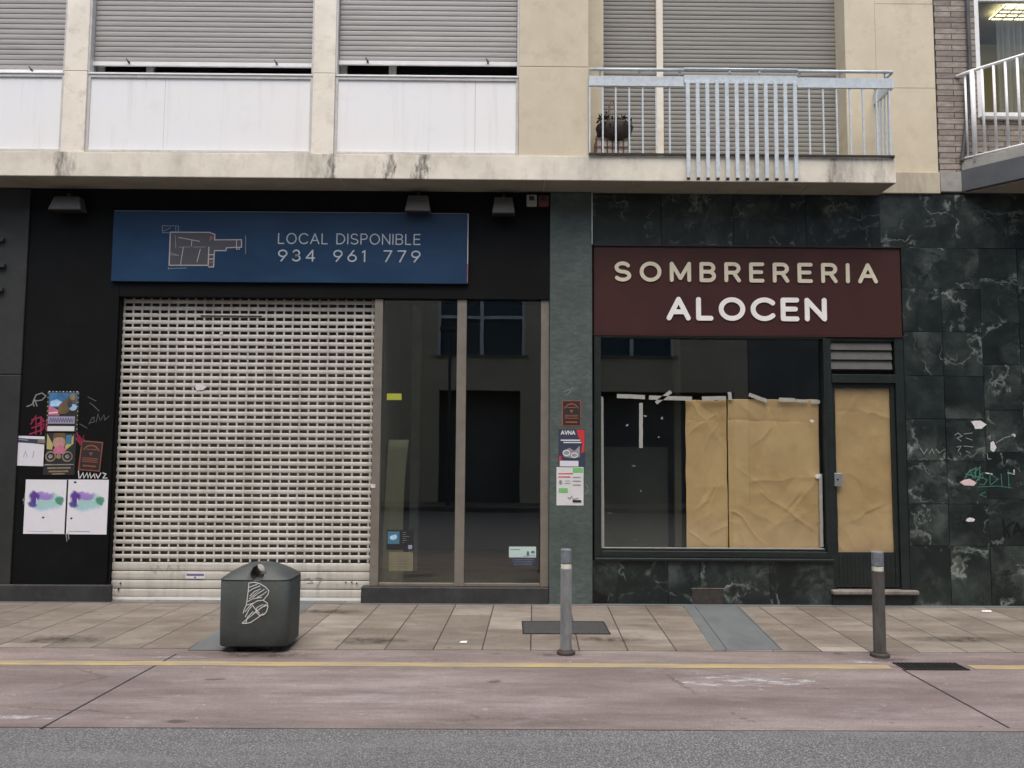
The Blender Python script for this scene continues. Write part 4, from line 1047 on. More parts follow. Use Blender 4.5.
mb = MB(); mb.box(gx0_, gx1_, YD + .12, .9, dz0 - .06, dz0 + .0, 'room_dark'); mb.build('display_shelf', bld)

# =================================================================== LEFT NEIGHBOUR
lb_ = thing('neighbour_wall_pier', 'dark grey stone pier at the left edge beside the black shopfront', 'pier', (x_left - .3, 0, 0))
mb = MB(); mb.box(x_left - 1.2, x_left - .004, -.02, .35, sz(10, 375) + .004, ztop - .003, 'side_grey'); mb.box(x_left - 1.2, x_left - .004, -.02, .35, 0, sz(10, 375), 'side_grey'); mb.build('stone_block', lb_, bevel=.008)
mb = MB(); mb.box(bx0 + .1, x_left - 1.21, .0, .35, 0, ztop - .003, 'black_paint'); mb.build('black_wall', bld)
for i, q in enumerate(((2, 240), (3, 266), (1, 290))):
    a = S(q[0], q[1], -.03); mb = MB(); mb.box(a[0] - .15, a[0] + .03, -.06, -.021, a[1] - .02, a[1] + .02, 'side_grey'); mb.build('bracket', lb_, bevel=.005)

# =================================================================== RIGHT NEIGHBOUR (brick)
nb = thing('brick_building', 'grey-brown brick building with white railed balcony at the right edge', 'building', (bx1 + 1, 0, 0))
nx0 = bx1 + .012; zn0 = sz(950, 192, 0); zn1 = sz(950, 172)
wx0 = sx(976, 60); wz0 = sz(1000, 118)
mb = MB(); mb.box(nx0, wx0, 0, .3, zn1, ZB, 'brick'); mb.box(wx0 + .0005, xR, 0, .3, zn1, wz0, 'brick'); mb.box(wx0 + 1.7, xR, 0, .3, wz0, ZB, 'brick'); mb.box(wx0 + .0005, wx0 + 1.699, 0, .3, wz0 + 2.4, ZB, 'brick'); mb.build('wall', nb)
mb = MB(); mb.box(nx0, xR, -.015, .3, zn0, zn1 - .003, 'stone_grey'); mb.build('wall_base', nb, bevel=.004)
mb = MB(); mb.box(bx1 + .001, nx0 - .001, .01, .05, zn0, ZB, 'gap_dark'); mb.build('expansion_joint', nb)
nw = MB(); yw = .008
nw.box(wx0 + .002, wx0 + .055, yw, yw + .06, wz0, wz0 + 2.4, 'white_rail'); nw.box(wx0 + .056, wx0 + 1.64, yw, yw + .06, wz0, wz0 + .07, 'white_rail'); nw.box(wx0 + 1.64, wx0 + 1.7, yw, yw + .06, wz0, wz0 + 2.4, 'white_rail')
zt = sz(1000, 1, yw); nw.box(wx0 + .056, wx0 + 1.639, yw, yw + .06, zt, zt + .07, 'white_rail'); nw.box(wx0 + .80, wx0 + .87, yw, yw + .06, wz0 + .071, zt - .001, 'white_rail'); nw.box(wx0 + .02, wx0 + 1.7, -.03, yw - .001, wz0 - .03, wz0 + .012, 'stone_grey')
wf = nw.build('window', nb, bevel=.005)
mb = MB(); mb.box(wx0 + .055, wx0 + 1.64, yw + .03, yw + .036, wz0 + .07, zt, 'window_glass'); mb.box(wx0 + .055, wx0 + 1.64, yw + .03, yw + .036, zt + .07, wz0 + 2.4, 'window_glass'); mb.build('pane', wf)
# room behind
rz1 = wz0 + 2.6
mb = MB(); mb.box(wx0 - 1, wx0 + 4, 3.4, 3.5, wz0 - .8, rz1, 'light_room'); mb.box(wx0 - 1, wx0 - .9, .31, 3.4, wz0 - .8, rz1, 'light_room'); mb.box(wx0 + 3.9, wx0 + 4, .31, 3.4, wz0 - .8, rz1, 'light_room')
mb.box(wx0 - 1, wx0 + 4, .31, 3.5, rz1, rz1 + .05, 'stone_grey'); mb.box(wx0 - 1, wx0 + 4, .31, 3.5, wz0 - .85, wz0 - .8, 'room_floor'); mb.build('interior_wall', nb)
cl0 = S(995, 20, 3.0); cl = thing('ceiling_light', 'lit yellow ceiling light panel seen through the upper right window', 'ceiling light', (cl0[0] + .9, 2.0, rz1 - .1))
yl0, yl1 = None, None
d0 = ray(1000, 20); t0 = (rz1 - .08 - CAM.z) / d0.z; yA = CAM.y + d0.y * t0; d1 = ray(1000, 5); t1 = (rz1 - .08 - CAM.z) / d1.z; yB_ = CAM.y + d1.y * t1
xA = CAM.x + ray(989, 20).x * t0
mb = MB(); mb.box(xA, xA + 2.2, min(yA, yB_), max(yA, yB_), rz1 - .08, rz1 - .06, 'lit_panel'); mb.build('diffuser', cl)
mb = MB()
for i in range(14): mb.box(xA + i * .165, xA + i * .165 + .007, min(yA, yB_), max(yA, yB_), rz1 - .10, rz1 - .081, 'vent_grey')
for i in range(1, 4): yq = min(yA, yB_) + abs(yA - yB_) * i / 4; mb.box(xA, xA + 2.2, yq, yq + .012, rz1 - .103, rz1 - .082, 'vent_grey')
mb.build('grid', cl)
mb = MB(); n = 160; v = []
for i in range(n + 1):
    x = wx0 + .35 + 1.3 * i / n; y = yw + .16 + .022 * math.sin(i * .75) + .01 * math.sin(i * 1.9)
    v += [(x, y, wz0 - .05), (x, y, wz0 + 2.3)]
mb.poly(v, [(2 * i, 2 * i + 2, 2 * i + 3, 2 * i + 1) for i in range(n)], 'sheer')
tag(mb.build('sheer_curtain', smooth=True), 'thin white curtain hanging behind the upper right window', 'curtain')
mb = MB(); xp = sx(969.5, 60, -.03); mb.tube([(xp, -.03, ZB), (xp, -.03, sz(970, 65, -.03)), (xp - .03, -.03, sz(970, 105)), (sx(962, 160, -.03), -.03, sz(962, 162))], .022, 'pipe', 8)
mb.build('drainpipe', nb)
# its balcony
zbf0, zbf1 = zn0 + .0, sz(961, 171)
A = (sx(960.5, 180), -.016); B = (A[0] + .75, -.92); Cc = (xR, -.92); Dd = (xR, -.016)
def plan_slab(name, pts, z0, z1, m, par):
    n = len(pts); mb = MB(); v = [(a, b, z0) for a, b in pts] + [(a, b, z1) for a, b in pts]
    mb.poly(v, [tuple(range(n)), tuple(range(n, 2 * n))] + [(i, (i + 1) % n, n + (i + 1) % n, n + i) for i in range(n)], m); return mb.build(name, par, bevel=.004)
plan_slab('balcony_slab', [A, B, Cc, Dd], zbf0 + .001, zbf1, 'slab_grey', nb)
plan_slab('balcony_soffit', [(A[0] + .05, A[1]), (B[0] + .03, B[1] + .04), (Cc[0], Cc[1] + .04), Dd], zbf0 - .012, zbf0, 'soffit', nb)
plan_slab('balcony_kerb', [(A[0] + .008, A[1]), (B[0] + .01, B[1] + .012), (Cc[0], Cc[1] + .012), (Cc[0], Dd[1]), (Dd[0] - .02, Dd[1])], zbf1 + .001, zbf1 + .11, 'stone_grey', nb)
br = bpy.data.objects.new('balcony_railing', None); C.objects.link(br); br.parent = nb; br.matrix_parent_inverse = Matrix.Translation(-Vector(nb.location)); br.location = (A[0], 0, zbf1); br.empty_display_size = .1
tag(br, 'white tubular balcony railing')
zr = sz(973, 70.5, -.12)
rp = [(A[0] - .01, -.005, sz(960, 77)), (A[0] + .10, -.10, zr), (B[0] + .03, B[1] + .05, zr), (xR, B[1] + .05, zr)]
mb = MB(); mb.tube(rp, .018, 'white_rail'); mb.build('handrail', br, smooth=True)
zb0 = zbf1 + .13
mb = MB(); mb.tube([(A[0] + .03, -.04, zb0), (B[0] + .03, B[1] + .05, zb0), (xR, B[1] + .05, zb0)], .013, 'white_rail'); mb.build('bottom_rail', br, smooth=True)
def wb(x, y, r, z0=None):
    mb = MB(); mb.tube([(x, y, z0 or zb0), (x, y, zr)], r, 'white_rail', 8); mb.build('baluster', br, smooth=True)
Pa = Vector((rp[1][0], rp[1][1])); Pb = Vector((rp[2][0], rp[2][1]))
wb(Pa.x - .035, Pa.y + .05, .012); wb(Pa.x + .01, Pa.y - .01, .026, zbf1 + .06)
L_ = (Pb - Pa).length; k = 1
while k * .115 < L_: q = Pa + (Pb - Pa) * (k * .115 / L_); wb(q.x, q.y, .014); k += 1
x = Pb.x + .1
while x < xR - .1: wb(x, Pb.y, .014); x += .115

# =================================================================== THINGS ON THE FACADE
# banner
bz0, bz1 = sz(290, 283), sz(290, 212.5); bx0_, bx1_ = sx(112.5, 250, -.03), sx(468.5, 250, -.03)
bn = thing('banner', 'blue banner with a floor plan, LOCAL DISPONIBLE and a phone number', 'banner', ((bx0_ + bx1_) / 2, -.03, bz0))
mb = MB(); mb.box(bx0_, bx1_, -.035, -.001, bz0, bz1, 'banner'); mb.build('panel', bn, bevel=.002)
mb = MB(); mb.box(bx1_ - .012, bx1_ - .003, -.0375, -.0352, bz0 + (bz1 - bz0) * .28, bz1 - .01, 'banner_white'); mb.box(bx1_ - .012, bx1_ - .003, -.0375, -.0352, bz0 + .01, bz0 + (bz1 - bz0) * .28, 'banner_pink'); mb.box(bx0_ + .01, bx1_ - .013, -.0372, -.0352, bz1 - .009, bz1 - .004, 'plan_line_dim'); mb.build('edge_strip', bn)
YBn = -.0352
mb = MB(); write(mb, 'LOCAL DISPONIBLE', sx(278, 240, YBn), sx(420.5, 240, YBn), sz(348, 244.5, YBn), sz(348, 233.5, YBn), YBn, .012, 'banner_text', .30, .62); mb.build('lettering', bn)
mb = MB(); write(mb, '934 961 779', sx(278, 257, YBn), sx(420.5, 257, YBn), sz(348, 262, YBn), sz(348, 250, YBn), YBn, .015, 'banner_text', .44, .92); mb.build('lettering', bn)
mb = MB()
def bp(u, v): return S(150 + u / 9.31, 215 + v / 9.31, YBn)
def poly_px(pts, m, d):
    mb.face([(bp(*p)[0], YBn - d, bp(*p)[1]) for p in pts], m)
poly_px([(190, 160), (552, 160), (600, 180), (600, 232), (852, 232), (852, 300), (710, 305), (710, 330), (600, 332), (595, 480), (545, 480), (540, 468), (180, 468)], 'plan_dark', .0008)
def ln(pts, w, m, d=.0012): 
    mb.stroke([bp(*p) for p in pts], w, lambda u, v, dd: (u, YBn - .0008 - dd, v), m, .0006, random.uniform(0, .0005))
for p in ([(190, 160), (552, 162)], [(190, 160), (178, 468)], [(178, 468), (542, 468)], [(542, 468), (548, 300)], [(600, 232), (852, 230)], [(852, 230), (852, 300)], [(852, 300), (712, 305)], [(712, 305), (708, 332)], [(708, 332), (600, 332)], [(600, 332), (592, 484)], [(592, 484), (545, 484)], [(548, 370), (595, 370)], [(548, 410), (592, 410)], [(552, 162), (604, 180)], [(604, 180), (602, 232)]): ln(p, .011, 'plan_line')
for p in ([(270, 210), (460, 245)], [(310, 300), (285, 460)], [(468, 320), (438, 435)], [(390, 240), (385, 290)], [(806, 235), (806, 320)], [(806, 320), (832, 318)], [(832, 318), (832, 300)]): ln(p, .008, 'plan_line')
for p in ([(270, 298), (370, 298)], [(400, 298), (515, 298)], [(235, 190), (240, 305)], [(190, 350), (268, 378)], [(190, 370), (265, 376)], [(115, 100), (268, 102)], [(115, 100), (118, 165)], [(118, 165), (200, 165)], [(268, 102), (262, 160)], [(240, 105), (240, 150)], [(130, 150), (190, 120)], [(890, 190), (890, 360)], [(170, 498), (340, 494)], [(172, 490), (172, 505)], [(560, 240), (560, 220)]): ln(p, .007, 'plan_line_dim')
for p in ([(560, 210), (595, 210)], [(560, 440), (580, 440)], [(570, 200), (575, 225)]): ln(p, .012, 'plan_red')
mb.build('floor_plan_print', bn)

# floodlights
def flood(px0, px1, py0, py1, label):
    x0, x1 = sx(px0, py1, -.12), sx(px1, py1, -.12); z0 = sz((px0 + px1) / 2, py1, -.16); z1 = sz((px0 + px1) / 2, py0, -.10); w = x1 - x0
    t = thing('floodlight', label, 'floodlight', ((x0 + x1) / 2, 0, z0), 'floodlights under the slab')
    mb = MB(); i = w * .12
    v = [(x0, -.17, z0), (x1, -.17, z0), (x1, -.02, z0), (x0, -.02, z0), (x0 + i, -.13, z1), (x1 - i, -.13, z1), (x1 - i, -.02, z1), (x0 + i, -.02, z1)]
    mb.poly(v, [(0, 1, 2, 3), (4, 7, 6, 5), (0, 4, 5, 1), (1, 5, 6, 2), (2, 6, 7, 3), (3, 7, 4, 0)], 'lamp_taupe'); mb.build('housing', t, bevel=.008)
    mb = MB(); mb.box(x0 + .02, x1 - .02, -.16, -.04, z0 - .006, z0 - .001, 'gap_dark'); mb.build('lens', t)
    mb = MB(); c = (x0 + x1) / 2; mb.box(c - .02, c + .02, -.10, -.001, z1 + .001, min(z1 + .04, ztop - .004), 'iron'); mb.build('bracket', t)
flood(50, 83, 197, 209.5, 'leftmost taupe floodlight under the slab left of the blue banner')
flood(405, 431, 196, 211, 'taupe floodlight directly above the right end of the blue banner')
flood(492, 515, 198, 213, 'taupe floodlight between the blue banner and the small alarm boxes')
def alarm(px0, px1, py0, py1, m, label):
    a, b = S(px0, py0, -.05), S(px1, py1, -.05); t = thing('alarm_box', label, 'alarm box', ((a[0] + b[0]) / 2, 0, b[1]))
    mb = MB(); mb.box(a[0], b[0], -.06, -.001, b[1], a[1], m); mb.build('housing', t, bevel=.012, seg=3)
    mb = MB(); mb.box(a[0] + .03, b[0] - .03, -.064, -.0605, b[1] + .06, a[1] - .02, 'gap_dark' if m == 'plastic_white' else 'oxblood'); mb.build('louvre', t)
alarm(526.5, 537, 194.5, 206, 'plastic_white', 'small white alarm box high on the black wall')
alarm(538.5, 549, 195, 206.5, 'plastic_red', 'small dark red alarm box beside the white one')

# posters on the black wall
YQ = -.001
dash = []
for k in range(9): dash.append(('e', .06 + k * .11, .985, .025, .012, 'p_yellow' if k % 2 else 'p_white')); dash.append(('e', .02, .95 - k * .11, .02, .012, 'p_yellow')); dash.append(('e', .98, .95 - k * .11, .02, .012, 'p_yellow'))
sticker(48, 391, 77.5, 432, 'p_black', 'uppermost poster on the black wall with blue sky over a brown animal', [
    ('r', .05, .60, .95, .96, 'p_blue'), ('p', [(.1, .75), (.3, .80), (.5, .72), (.7, .78), (.6, .64), (.1, .62)], 'p_sky'), ('p', [(.05, .50), (.05, .66), (.4, .52), (.4, .40), (.05, .40)], 'p_pink'), ('s', [(.08, .46), (.4, .48)], .03, 'p_white'),
    ('p', [(.35, .44), (.38, .66), (.6, .80), (.75, .93), (.9, .9), (.92, .72), (.8, .55), (.6, .44)], 'p_brown'), ('e', .80, .86, .09, .08, 'p_gold'), ('e', .83, .60, .12, .08, 'p_sky'), ('e', .72, .68, .08, .09, 'p_navy'),
    ('r', .05, .20, .9, .38, 'p_lilac'), ('s', [(.1 + .04 * k, .24 + .09 * (k % 2)) for k in range(20)], .02, 'p_navy'), ('r', .05, .02, .9, .14, 'p_white')] + dash, YQ, 'poster', 'poster')
sticker(45, 433, 74.5, 475, 'p_black', 'dark poster with two round wheels and a face, under the uppermost poster', [
    ('p', [(.08, .62), (.08, .98), (.28, .72), (.25, .6)], 'p_yellow'), ('p', [(.92, .96), (.92, .75), (.7, .6), (.65, .68)], 'p_yellow'), ('r', .68, .74, .86, .96, 'p_teal'), ('e', .47, .78, .2, .17, 'p_skin'), ('p', [(.25, .85), (.3, 1), (.65, 1), (.68, .84), (.55, .9), (.4, .9)], 'p_brown'), ('p', [(.28, .6), (.5, .74), (.72, .6), (.6, .5), (.35, .5)], 'p_pink'),
    ('o', .22, .44, .15, .11, .035, 'p_gold'), ('o', .75, .44, .15, .11, .035, 'p_gold'), ('e', .22, .44, .07, .05, 'p_grey'), ('e', .75, .44, .07, .05, 'p_grey'), ('e', .48, .44, .08, .06, 'p_gold'),
    ('s', [(.05, .24), (.95, .25)], .025, 'p_grey'), ('s', [(.15, .16), (.85, .17)], .04, 'p_gold'), ('s', [(.2, .08), (.78, .09)], .04, 'p_gold'), ('s', [(.3, .02), (.68, .03)], .03, 'p_gold')], YQ, 'poster', 'poster')
sticker(15.5, 436, 45, 466, 'paper_white', 'white sheet with a torn dark top edge, left of the wheel poster', [('p', [(.0, .78), (.0, .93), (.45, .91), (1, .90), (1, .72), (.55, .76)], 'p_navy'), ('r', .72, .78, .95, .89, 'p_gold'), ('s', [(.05, .88), (.4, .86)], .03, 'p_lilac'), ('s', [(.3, .3), (.35, .5), (.42, .3)], .015, 'p_lilac'), ('s', [(.6, .28), (.62, .5)], .015, 'p_lilac')], YQ, 'poster', 'poster', rot=-.02)
def orange_prints(): return [('r', .05, .04, .95, .96, 'p_black'), ('s', [(.15, .70), (.3, .82), (.5, .86), (.7, .82), (.85, .70)], .05, 'p_orange'), ('s', [(.28, .72), (.72, .72)], .03, 'p_orange'), ('p', [(.4, .62), (.6, .62), (.5, .5)], 'p_orange')] + [('s', [(.16, .42 - .06 * k), (.84, .42 - .06 * k)], .028, 'p_orange') for k in range(3)] + [('s', [(.22, .16), (.78, .16)], .06, 'p_orange')]
sticker(80.5, 441, 101, 471, 'p_orange', 'tilted black and orange flyer right of the wheel poster', orange_prints(), YQ, 'poster', 'flyer', rot=-.07)
pw_prints = [('e', .45, .30, .03, .018, 'p_navy'), ('s', [(.10, .05), (.4, .045), (.7, .05)], .006, 'p_grey')]
sticker(26, 479.5, 66, 534, 'watercolour', 'left one of two white posters with a violet and green watercolour blot', pw_prints + [('s', [(.28, .55), (.27, .65), (.30, .60)], .02, 'p_white'), ('s', [(.36 + .03 * k, .60 + .015 * (k % 2)) for k in range(13)], .008, 'p_white')], YQ, 'poster', 'poster')
sticker(67, 479.5, 106.5, 534.5, 'watercolour', 'right one of two white posters with a violet and green watercolour blot', [('e', .2, .95, .035, .02, 'p_navy'), ('e', .15, .29, .03, .018, 'p_navy'), ('s', [(.10, .055), (.6, .055)], .01, 'p_grey'), ('s', [(.28, .55), (.27, .65), (.30, .60)], .02, 'p_white'), ('s', [(.36 + .03 * k, .60 + .015 * (k % 2)) for k in range(13)], .008, 'p_white')], YQ, 'poster', 'poster')
# graffiti on the black wall
Yg = -.0015
scribble(blackwall, [[(34, 406), (33, 402), (36, 395), (42, 393), (46, 396), (42, 400), (35, 401)], [(27, 406.5), (32, 404.5), (35, 400), (37, 406)]], Yg, .012, 'paint_grey')
scribble(blackwall, [[(88, 397), (96, 401)], [(90, 403), (94, 406), (99, 411)], [(80, 424), (87, 428)]], Yg, .008, 'paint_faint')
scribble(blackwall, [[(89, 424), (92, 418), (94, 417), (94, 422), (90, 423)], [(96, 422), (98, 414), (100, 420)], [(101, 420), (104, 415), (105, 420), (109, 416)]], Yg, .007, 'paint_faint')
scribble(blackwall, [[(31, 424), (36, 416), (36, 434)], [(32, 420), (41, 417), (44, 421), (38, 424)], [(32, 428), (44, 424)], [(30, 434), (42, 430), (44, 426)], [(41, 417), (41, 434)], [(47, 420), (46, 430)]], Yg, .016, 'paint_red')
scribble(blackwall, [[(77, 433), (80, 444), (84, 435), (82, 441), (79, 436)], [(78, 441), (84, 440)], [(76, 438), (82, 446)]], Yg, .018, 'paint_red')
scribble(blackwall, [[(78.5, 471), (79, 478)], [(80, 478), (83, 473), (84, 478), (87, 473), (88, 478), (90, 473), (91, 478), (94, 474), (95, 478)], [(96, 474), (98, 478), (101, 473)], [(103, 473), (106, 474), (103, 478), (107, 478)]], Yg, .010, 'paint_white')
scribble(blackwall, [[(24, 504), (26, 495), (23, 500), (27, 505), (25, 494)], [(66, 534), (67, 541)], [(68, 533), (69, 539)]], Yg, .010, 'paint_grey')
# flyers on the stone pier
YC = -.031
sticker(562, 400, 581, 426.5, 'p_orange', 'black and orange flyer topmost on the green stone pier', orange_prints(), YC, 'poster', 'flyer')
sticker(558.5, 429, 585, 466.5, 'p_navy', 'dark poster with a red corner on the stone pier between the two flyers', [('p', [(.68, .98), (.98, .98), (.98, .40), (.85, .35), (.9, .6), (.75, .8)], 'p_red'), ('t', 'AVNA', .1, .86, .62, .95, .03, 'p_white'), ('s', [(.1, .70), (.8, .70)], .035, 'p_white'), ('s', [(.2, .64), (.85, .64)], .03, 'p_white'), ('p', [(.15, .38), (.4, .5), (.6, .42), (.8, .55), (.8, .25), (.5, .22), (.2, .25)], 'p_grey'), ('o', .3, .36, .13, .07, .03, 'p_white'), ('o', .6, .30, .12, .06, .03, 'p_white'), ('r', .02, .16, .12, .28, 'p_red'), ('r', .05, .0, .75, .15, 'paper_white')], YC, 'poster', 'poster')
sticker(556.5, 467, 583.5, 505.5, 'p_white', 'white notice with green blocks lowest on the green stone pier', [('r', .60, .85, .98, .98, 'p_green'), ('s', [(.08, .82), (.6, .83)], .03, 'p_red'), ('s', [(.08, .74), (.5, .74)], .03, 'p_red'), ('r', .08, .33, .42, .45, 'p_green'), ('e', .15, .60, .06, .06, 'p_grey'), ('s', [(.3, .64), (.5, .64)], .01, 'p_grey'), ('s', [(.3, .58), (.5, .58)], .01, 'p_grey'), ('r', .60, .08, .92, .14, 'p_black'), ('s', [(.60, .74), (.9, .74)], .01, 'p_grey'), ('s', [(.60, .64), (.9, .64)], .01, 'p_grey'), ('s', [(.60, .54), (.9, .54)], .01, 'p_grey'), ('s', [(.42, .22), (.5, .18), (.56, .25), (.62, .16), (.8, .2)], .012, 'p_grey')], YC, 'poster', 'notice')
scribble(colm, [[(564, 392), (570, 389), (577, 388), (571, 392), (566, 395)], [(568, 394), (573, 387)]], YC, .006, 'paint_grey'); scribble(colm, [[(587, 485), (588, 491), (585, 494)], [(585, 484), (588, 487)]], YC, .006, 'paint_grey'); scribble(colm, [[(562, 448), (562, 480)], [(574, 460), (576, 484)]], YC, .001, 'paint_faint')
# marks on the marble
YM = -.001
scrap(978, 424, .15, .09, 'scrap_white', YM, 'largest torn white scrap highest on the dark marble wall', 41)
scrap(993, 446.5, .07, .11, 'scrap_white', YM, 'small upright white scrap below and right of the largest one', 42)
scrap(968, 482, .17, .08, 'scrap_pink', YM, 'pinkish torn scrap beside the green graffiti on the marble', 43)
scrap(970, 519.5, .10, .05, 'scrap_white', YM, 'lowest small white scrap on the dark marble wall', 44)
scrap(1014, 435, .04, .04, 'scrap_white', YM, 'tiny white scrap at the end of a scratch, rightmost on the marble', 45)
Yk = -.0012
scribble(mwo, [[(955, 435), (958, 433), (962, 436), (957, 438), (961, 441)], [(964, 434), (972, 433)], [(966, 438), (972, 440)], [(957, 447), (961, 446), (958, 451)], [(964, 446), (973, 447)], [(966, 451), (970, 453)], [(988, 438), (990, 436), (990, 440)], [(987, 453), (988, 459), (991, 459)], [(996, 443), (1004, 438), (1014, 435)], [(920, 448), (924, 454), (927, 449)], [(929, 454), (932, 449), (934, 454)], [(936, 449), (939, 453)]], Yk, .009, 'paint_grey')
scribble(mwo, [[(986, 473), (982, 473), (983, 478), (987, 480), (984, 485), (980, 484)], [(990, 473), (990, 485)], [(990, 474), (998, 479), (991, 485)], [(1001, 474), (1002, 487)], [(1008, 470), (1009, 488)], [(1008, 474), (1015, 473)], [(1018, 468), (1020, 472)], [(978, 487), (998, 486), (1012, 488)], [(985, 492), (980, 495), (986, 497)]], Yk, .008, 'paint_green')
scribble(mwo, [[(986, 473), (992, 474)], [(1008, 473), (1014, 474), (1014, 470)]], Yk - .0003, .012, 'paint_white')
scribble(mwo, [[(965, 478), (970, 470), (973, 478)], [(970, 471), (976, 468), (975, 478)], [(974, 473), (980, 467), (979, 480)], [(966, 474), (982, 478)], [(976, 482), (981, 474)]], Yk, .014, 'paint_green')
scribble(mwo, [[(1003, 519), (1005, 537)], [(1014, 522), (1004, 529)], [(1006, 528), (1010, 537)], [(1017, 523), (1014, 535)], [(1017, 523), (1023, 535)], [(1014, 530), (1024, 530)]], Yk, .020, 'paint_black')

# =================================================================== BALCONY PLANT POT
pc = S(612, 140, -.15)
zf = ZS1 + .009
pt = thing('potted_plant', 'woven planter with withered brown plant on the balcony floor', 'potted plant', (pc[0], -.17, zf))
X0 = pc[0]
mb = MB(); mb.box(X0 - .19, X0 + .16, -.30, -.06, zf, zf + .23, 'basket_pale'); 
for i in range(7): mb.box(X0 - .195 + i * .058, X0 - .18 + i * .058, -.306, -.301, zf, zf + .23, 'pot')
for z_ in (.02, .12, .21): mb.box(X0 - .20, X0 + .17, -.312, -.307, zf + z_, zf + z_ + .014, 'pot')
mb.build('planter', pt, bevel=.01)
mb = MB(); mb.tube([(X0 + .02, -.19, zf + .20), (X0 + .02, -.19, zf + .25), (X0 + .02, -.19, zf + .38), (X0 + .02, -.19, zf + .40)], [.13, .17, .205, .195], 'pot_dark', 20); mb.build('pot', pt, smooth=True)
mb = MB(); rnd = random.Random(3)
for i in range(220):
    c = Vector((X0 + rnd.uniform(-.16, .2), rnd.uniform(-.38, -.06), zf + .36 + rnd.uniform(-.08, .13))); d = Vector((rnd.uniform(-1, 1), rnd.uniform(-1, 1), rnd.uniform(-1, .6))).normalized() * rnd.uniform(.02, .05); n = d.cross(Vector((rnd.random(), rnd.random(), rnd.random()))).normalized() * .012
    mb.face([c - d, c + n, c + d, c - n], 'dry_leaf')
mb.build('foliage', pt, recalc=False)
mb = MB()
for ph in (-1, 1): mb.tube([(X0 - .0 + ph * .01, -.2, zf + .22), (X0 - .01 + ph * .035, -.2, zf + .42), (X0 - .005 + ph * .03, -.2, zf + .64), (X0 - .005, -.2, zf + .70)], .008, 'dry_stem', 6)
for i in range(9):
    h = rnd.uniform(.1, .4); a = rnd.uniform(-.14, .14); mb.tube([(X0 + a * .3, -.19, zf + .2), (X0 + a, -.19 + rnd.uniform(-.05, .05), zf + .2 + h * .5)], .004, 'dry_leaf', 5)
mb.build('stem', pt)
mb = MB(); q = sx(637, 153, -.2); mb.box(q - .05, q + .05, -.25, -.17, zf, zf + .02, 'iron'); mb.box(q - .05, q - .03, -.25, -.17, zf + .021, zf + .035, 'iron'); tag(mb.build('plant_saucer', bevel=.005), 'small dark tray on the balcony floor beside the planter', 'tray')

# =================================================================== STREET FURNITURE
# litter bin
gx, gy = G(252.8, 652); bw = abs(G(297.5, 648)[0] - G(221.5, 648)[0]) / 2 * .935; gy += bw * .66
binT = thing('litter_bin', 'dark grey free-standing litter bin with domed lid and white scribble', 'litter bin', (gx, gy, 0))
RB = Matrix.Rotation(R(0), 3, 'Z')
def sup(a, rx, ry, e=4.5):
    c, s_ = math.cos(a), math.sin(a)
    return rx * math.copysign(abs(c) ** (2 / e), c), ry * math.copysign(abs(s_) ** (2 / e), s_)
def loft(prof, m, n=64, cap0=True, cap1=True):
    mb = MB(); v = []
    for (rx, ry, z, e) in prof:
        for k in range(n):
            p = sup(2 * math.pi * (k + .5) / n, rx, ry, e); q = RB @ Vector((p[0], p[1], 0)); v.append((gx + q.x, gy + q.y, z))
    f = [(i * n + k, i * n + (k + 1) % n, (i + 1) * n + (k + 1) % n, (i + 1) * n + k) for i in range(len(prof) - 1) for k in range(n)]
    if cap0: f.append(tuple(range(n)))
    if cap1: f.append(tuple(range((len(prof) - 1) * n, len(prof) * n)))
    mb.poly(v, f, m); return mb
bd = bw * .80
Hs = 1.6 - (1.6) * 0 ; 
def zat(px, py, Y): return sz(px, py, Y)
zsh = zat(260, 580.5, gy - bd); ztop_ = zat(258, 561.5, gy); zbt = zat(260, 647.2, gy - bd)
E = 6.5
body = loft([(bw * .955, bd * .955, zbt, E), (bw * .975, bd * .975, zbt + .01, E), (bw * .985, bd * .985, zbt + .15, E), (bw * .995, bd * .995, zsh - .012, E), (bw * .975, bd * .975, zsh - .004, E), (bw * .975, bd * .975, zsh, E)], 'bin_grey').build('body', binT)
for p in body.data.polygons: p.use_smooth = len(p.vertices) == 4
pr = []
H = ztop_ - zsh
for i in range(15):
    t = i / 14; a = t * math.pi / 2
    rr = math.cos(a) ** .85; zz = 1 - rr ** 2.1
    pr.append((bw * max(rr, .03), bd * max(rr, .03), zsh + .002 + H * zz, E - (E - 2.2) * t))
lid = loft(pr, 'bin_grey').build('lid', binT)
# hole through the lid
zh_ = zsh + .44 * H
cut = MB(); d = RB @ Vector((.0, 1, 0)); d = Matrix.Rotation(R(8), 3, 'Z') @ d
c0 = Vector((gx - .008, gy, zh_)); ring = []
cut.tube([c0 - d * 1, c0 + d * 1],  .056, 'bin_dark', 28); co = cut.build('cutter')
bo = lid.modifiers.new('b', 'BOOLEAN'); bo.object = co; bo.operation = 'DIFFERENCE'; bo.solver = 'EXACT'
try: bo.material_mode = 'TRANSFER'
except Exception: pass
dg = bpy.context.evaluated_depsgraph_get(); nm = bpy.data.meshes.new_from_object(lid.evaluated_get(dg))
lid.modifiers.clear(); lid.data = nm; bpy.data.objects.remove(co)
for p in nm.polygons: p.use_smooth = len(p.vertices) <= 5 and p.material_index == 0
if len(nm.materials) < 2: nm.materials.append(M['bin_dark'])
mb = MB(); ed = []
for sx_ in (-1, 1):
    for sy_ in (-1, 1):
        q = RB @ Vector((sx_ * bw * .58, sy_ * bd * .68, 0)); mb = MB(); mb.tube([(gx + q.x, gy + q.y, .0), (gx + q.x, gy + q.y, zbt + .01)], .042, 'bin_dark', 12); mb.build('foot', binT)
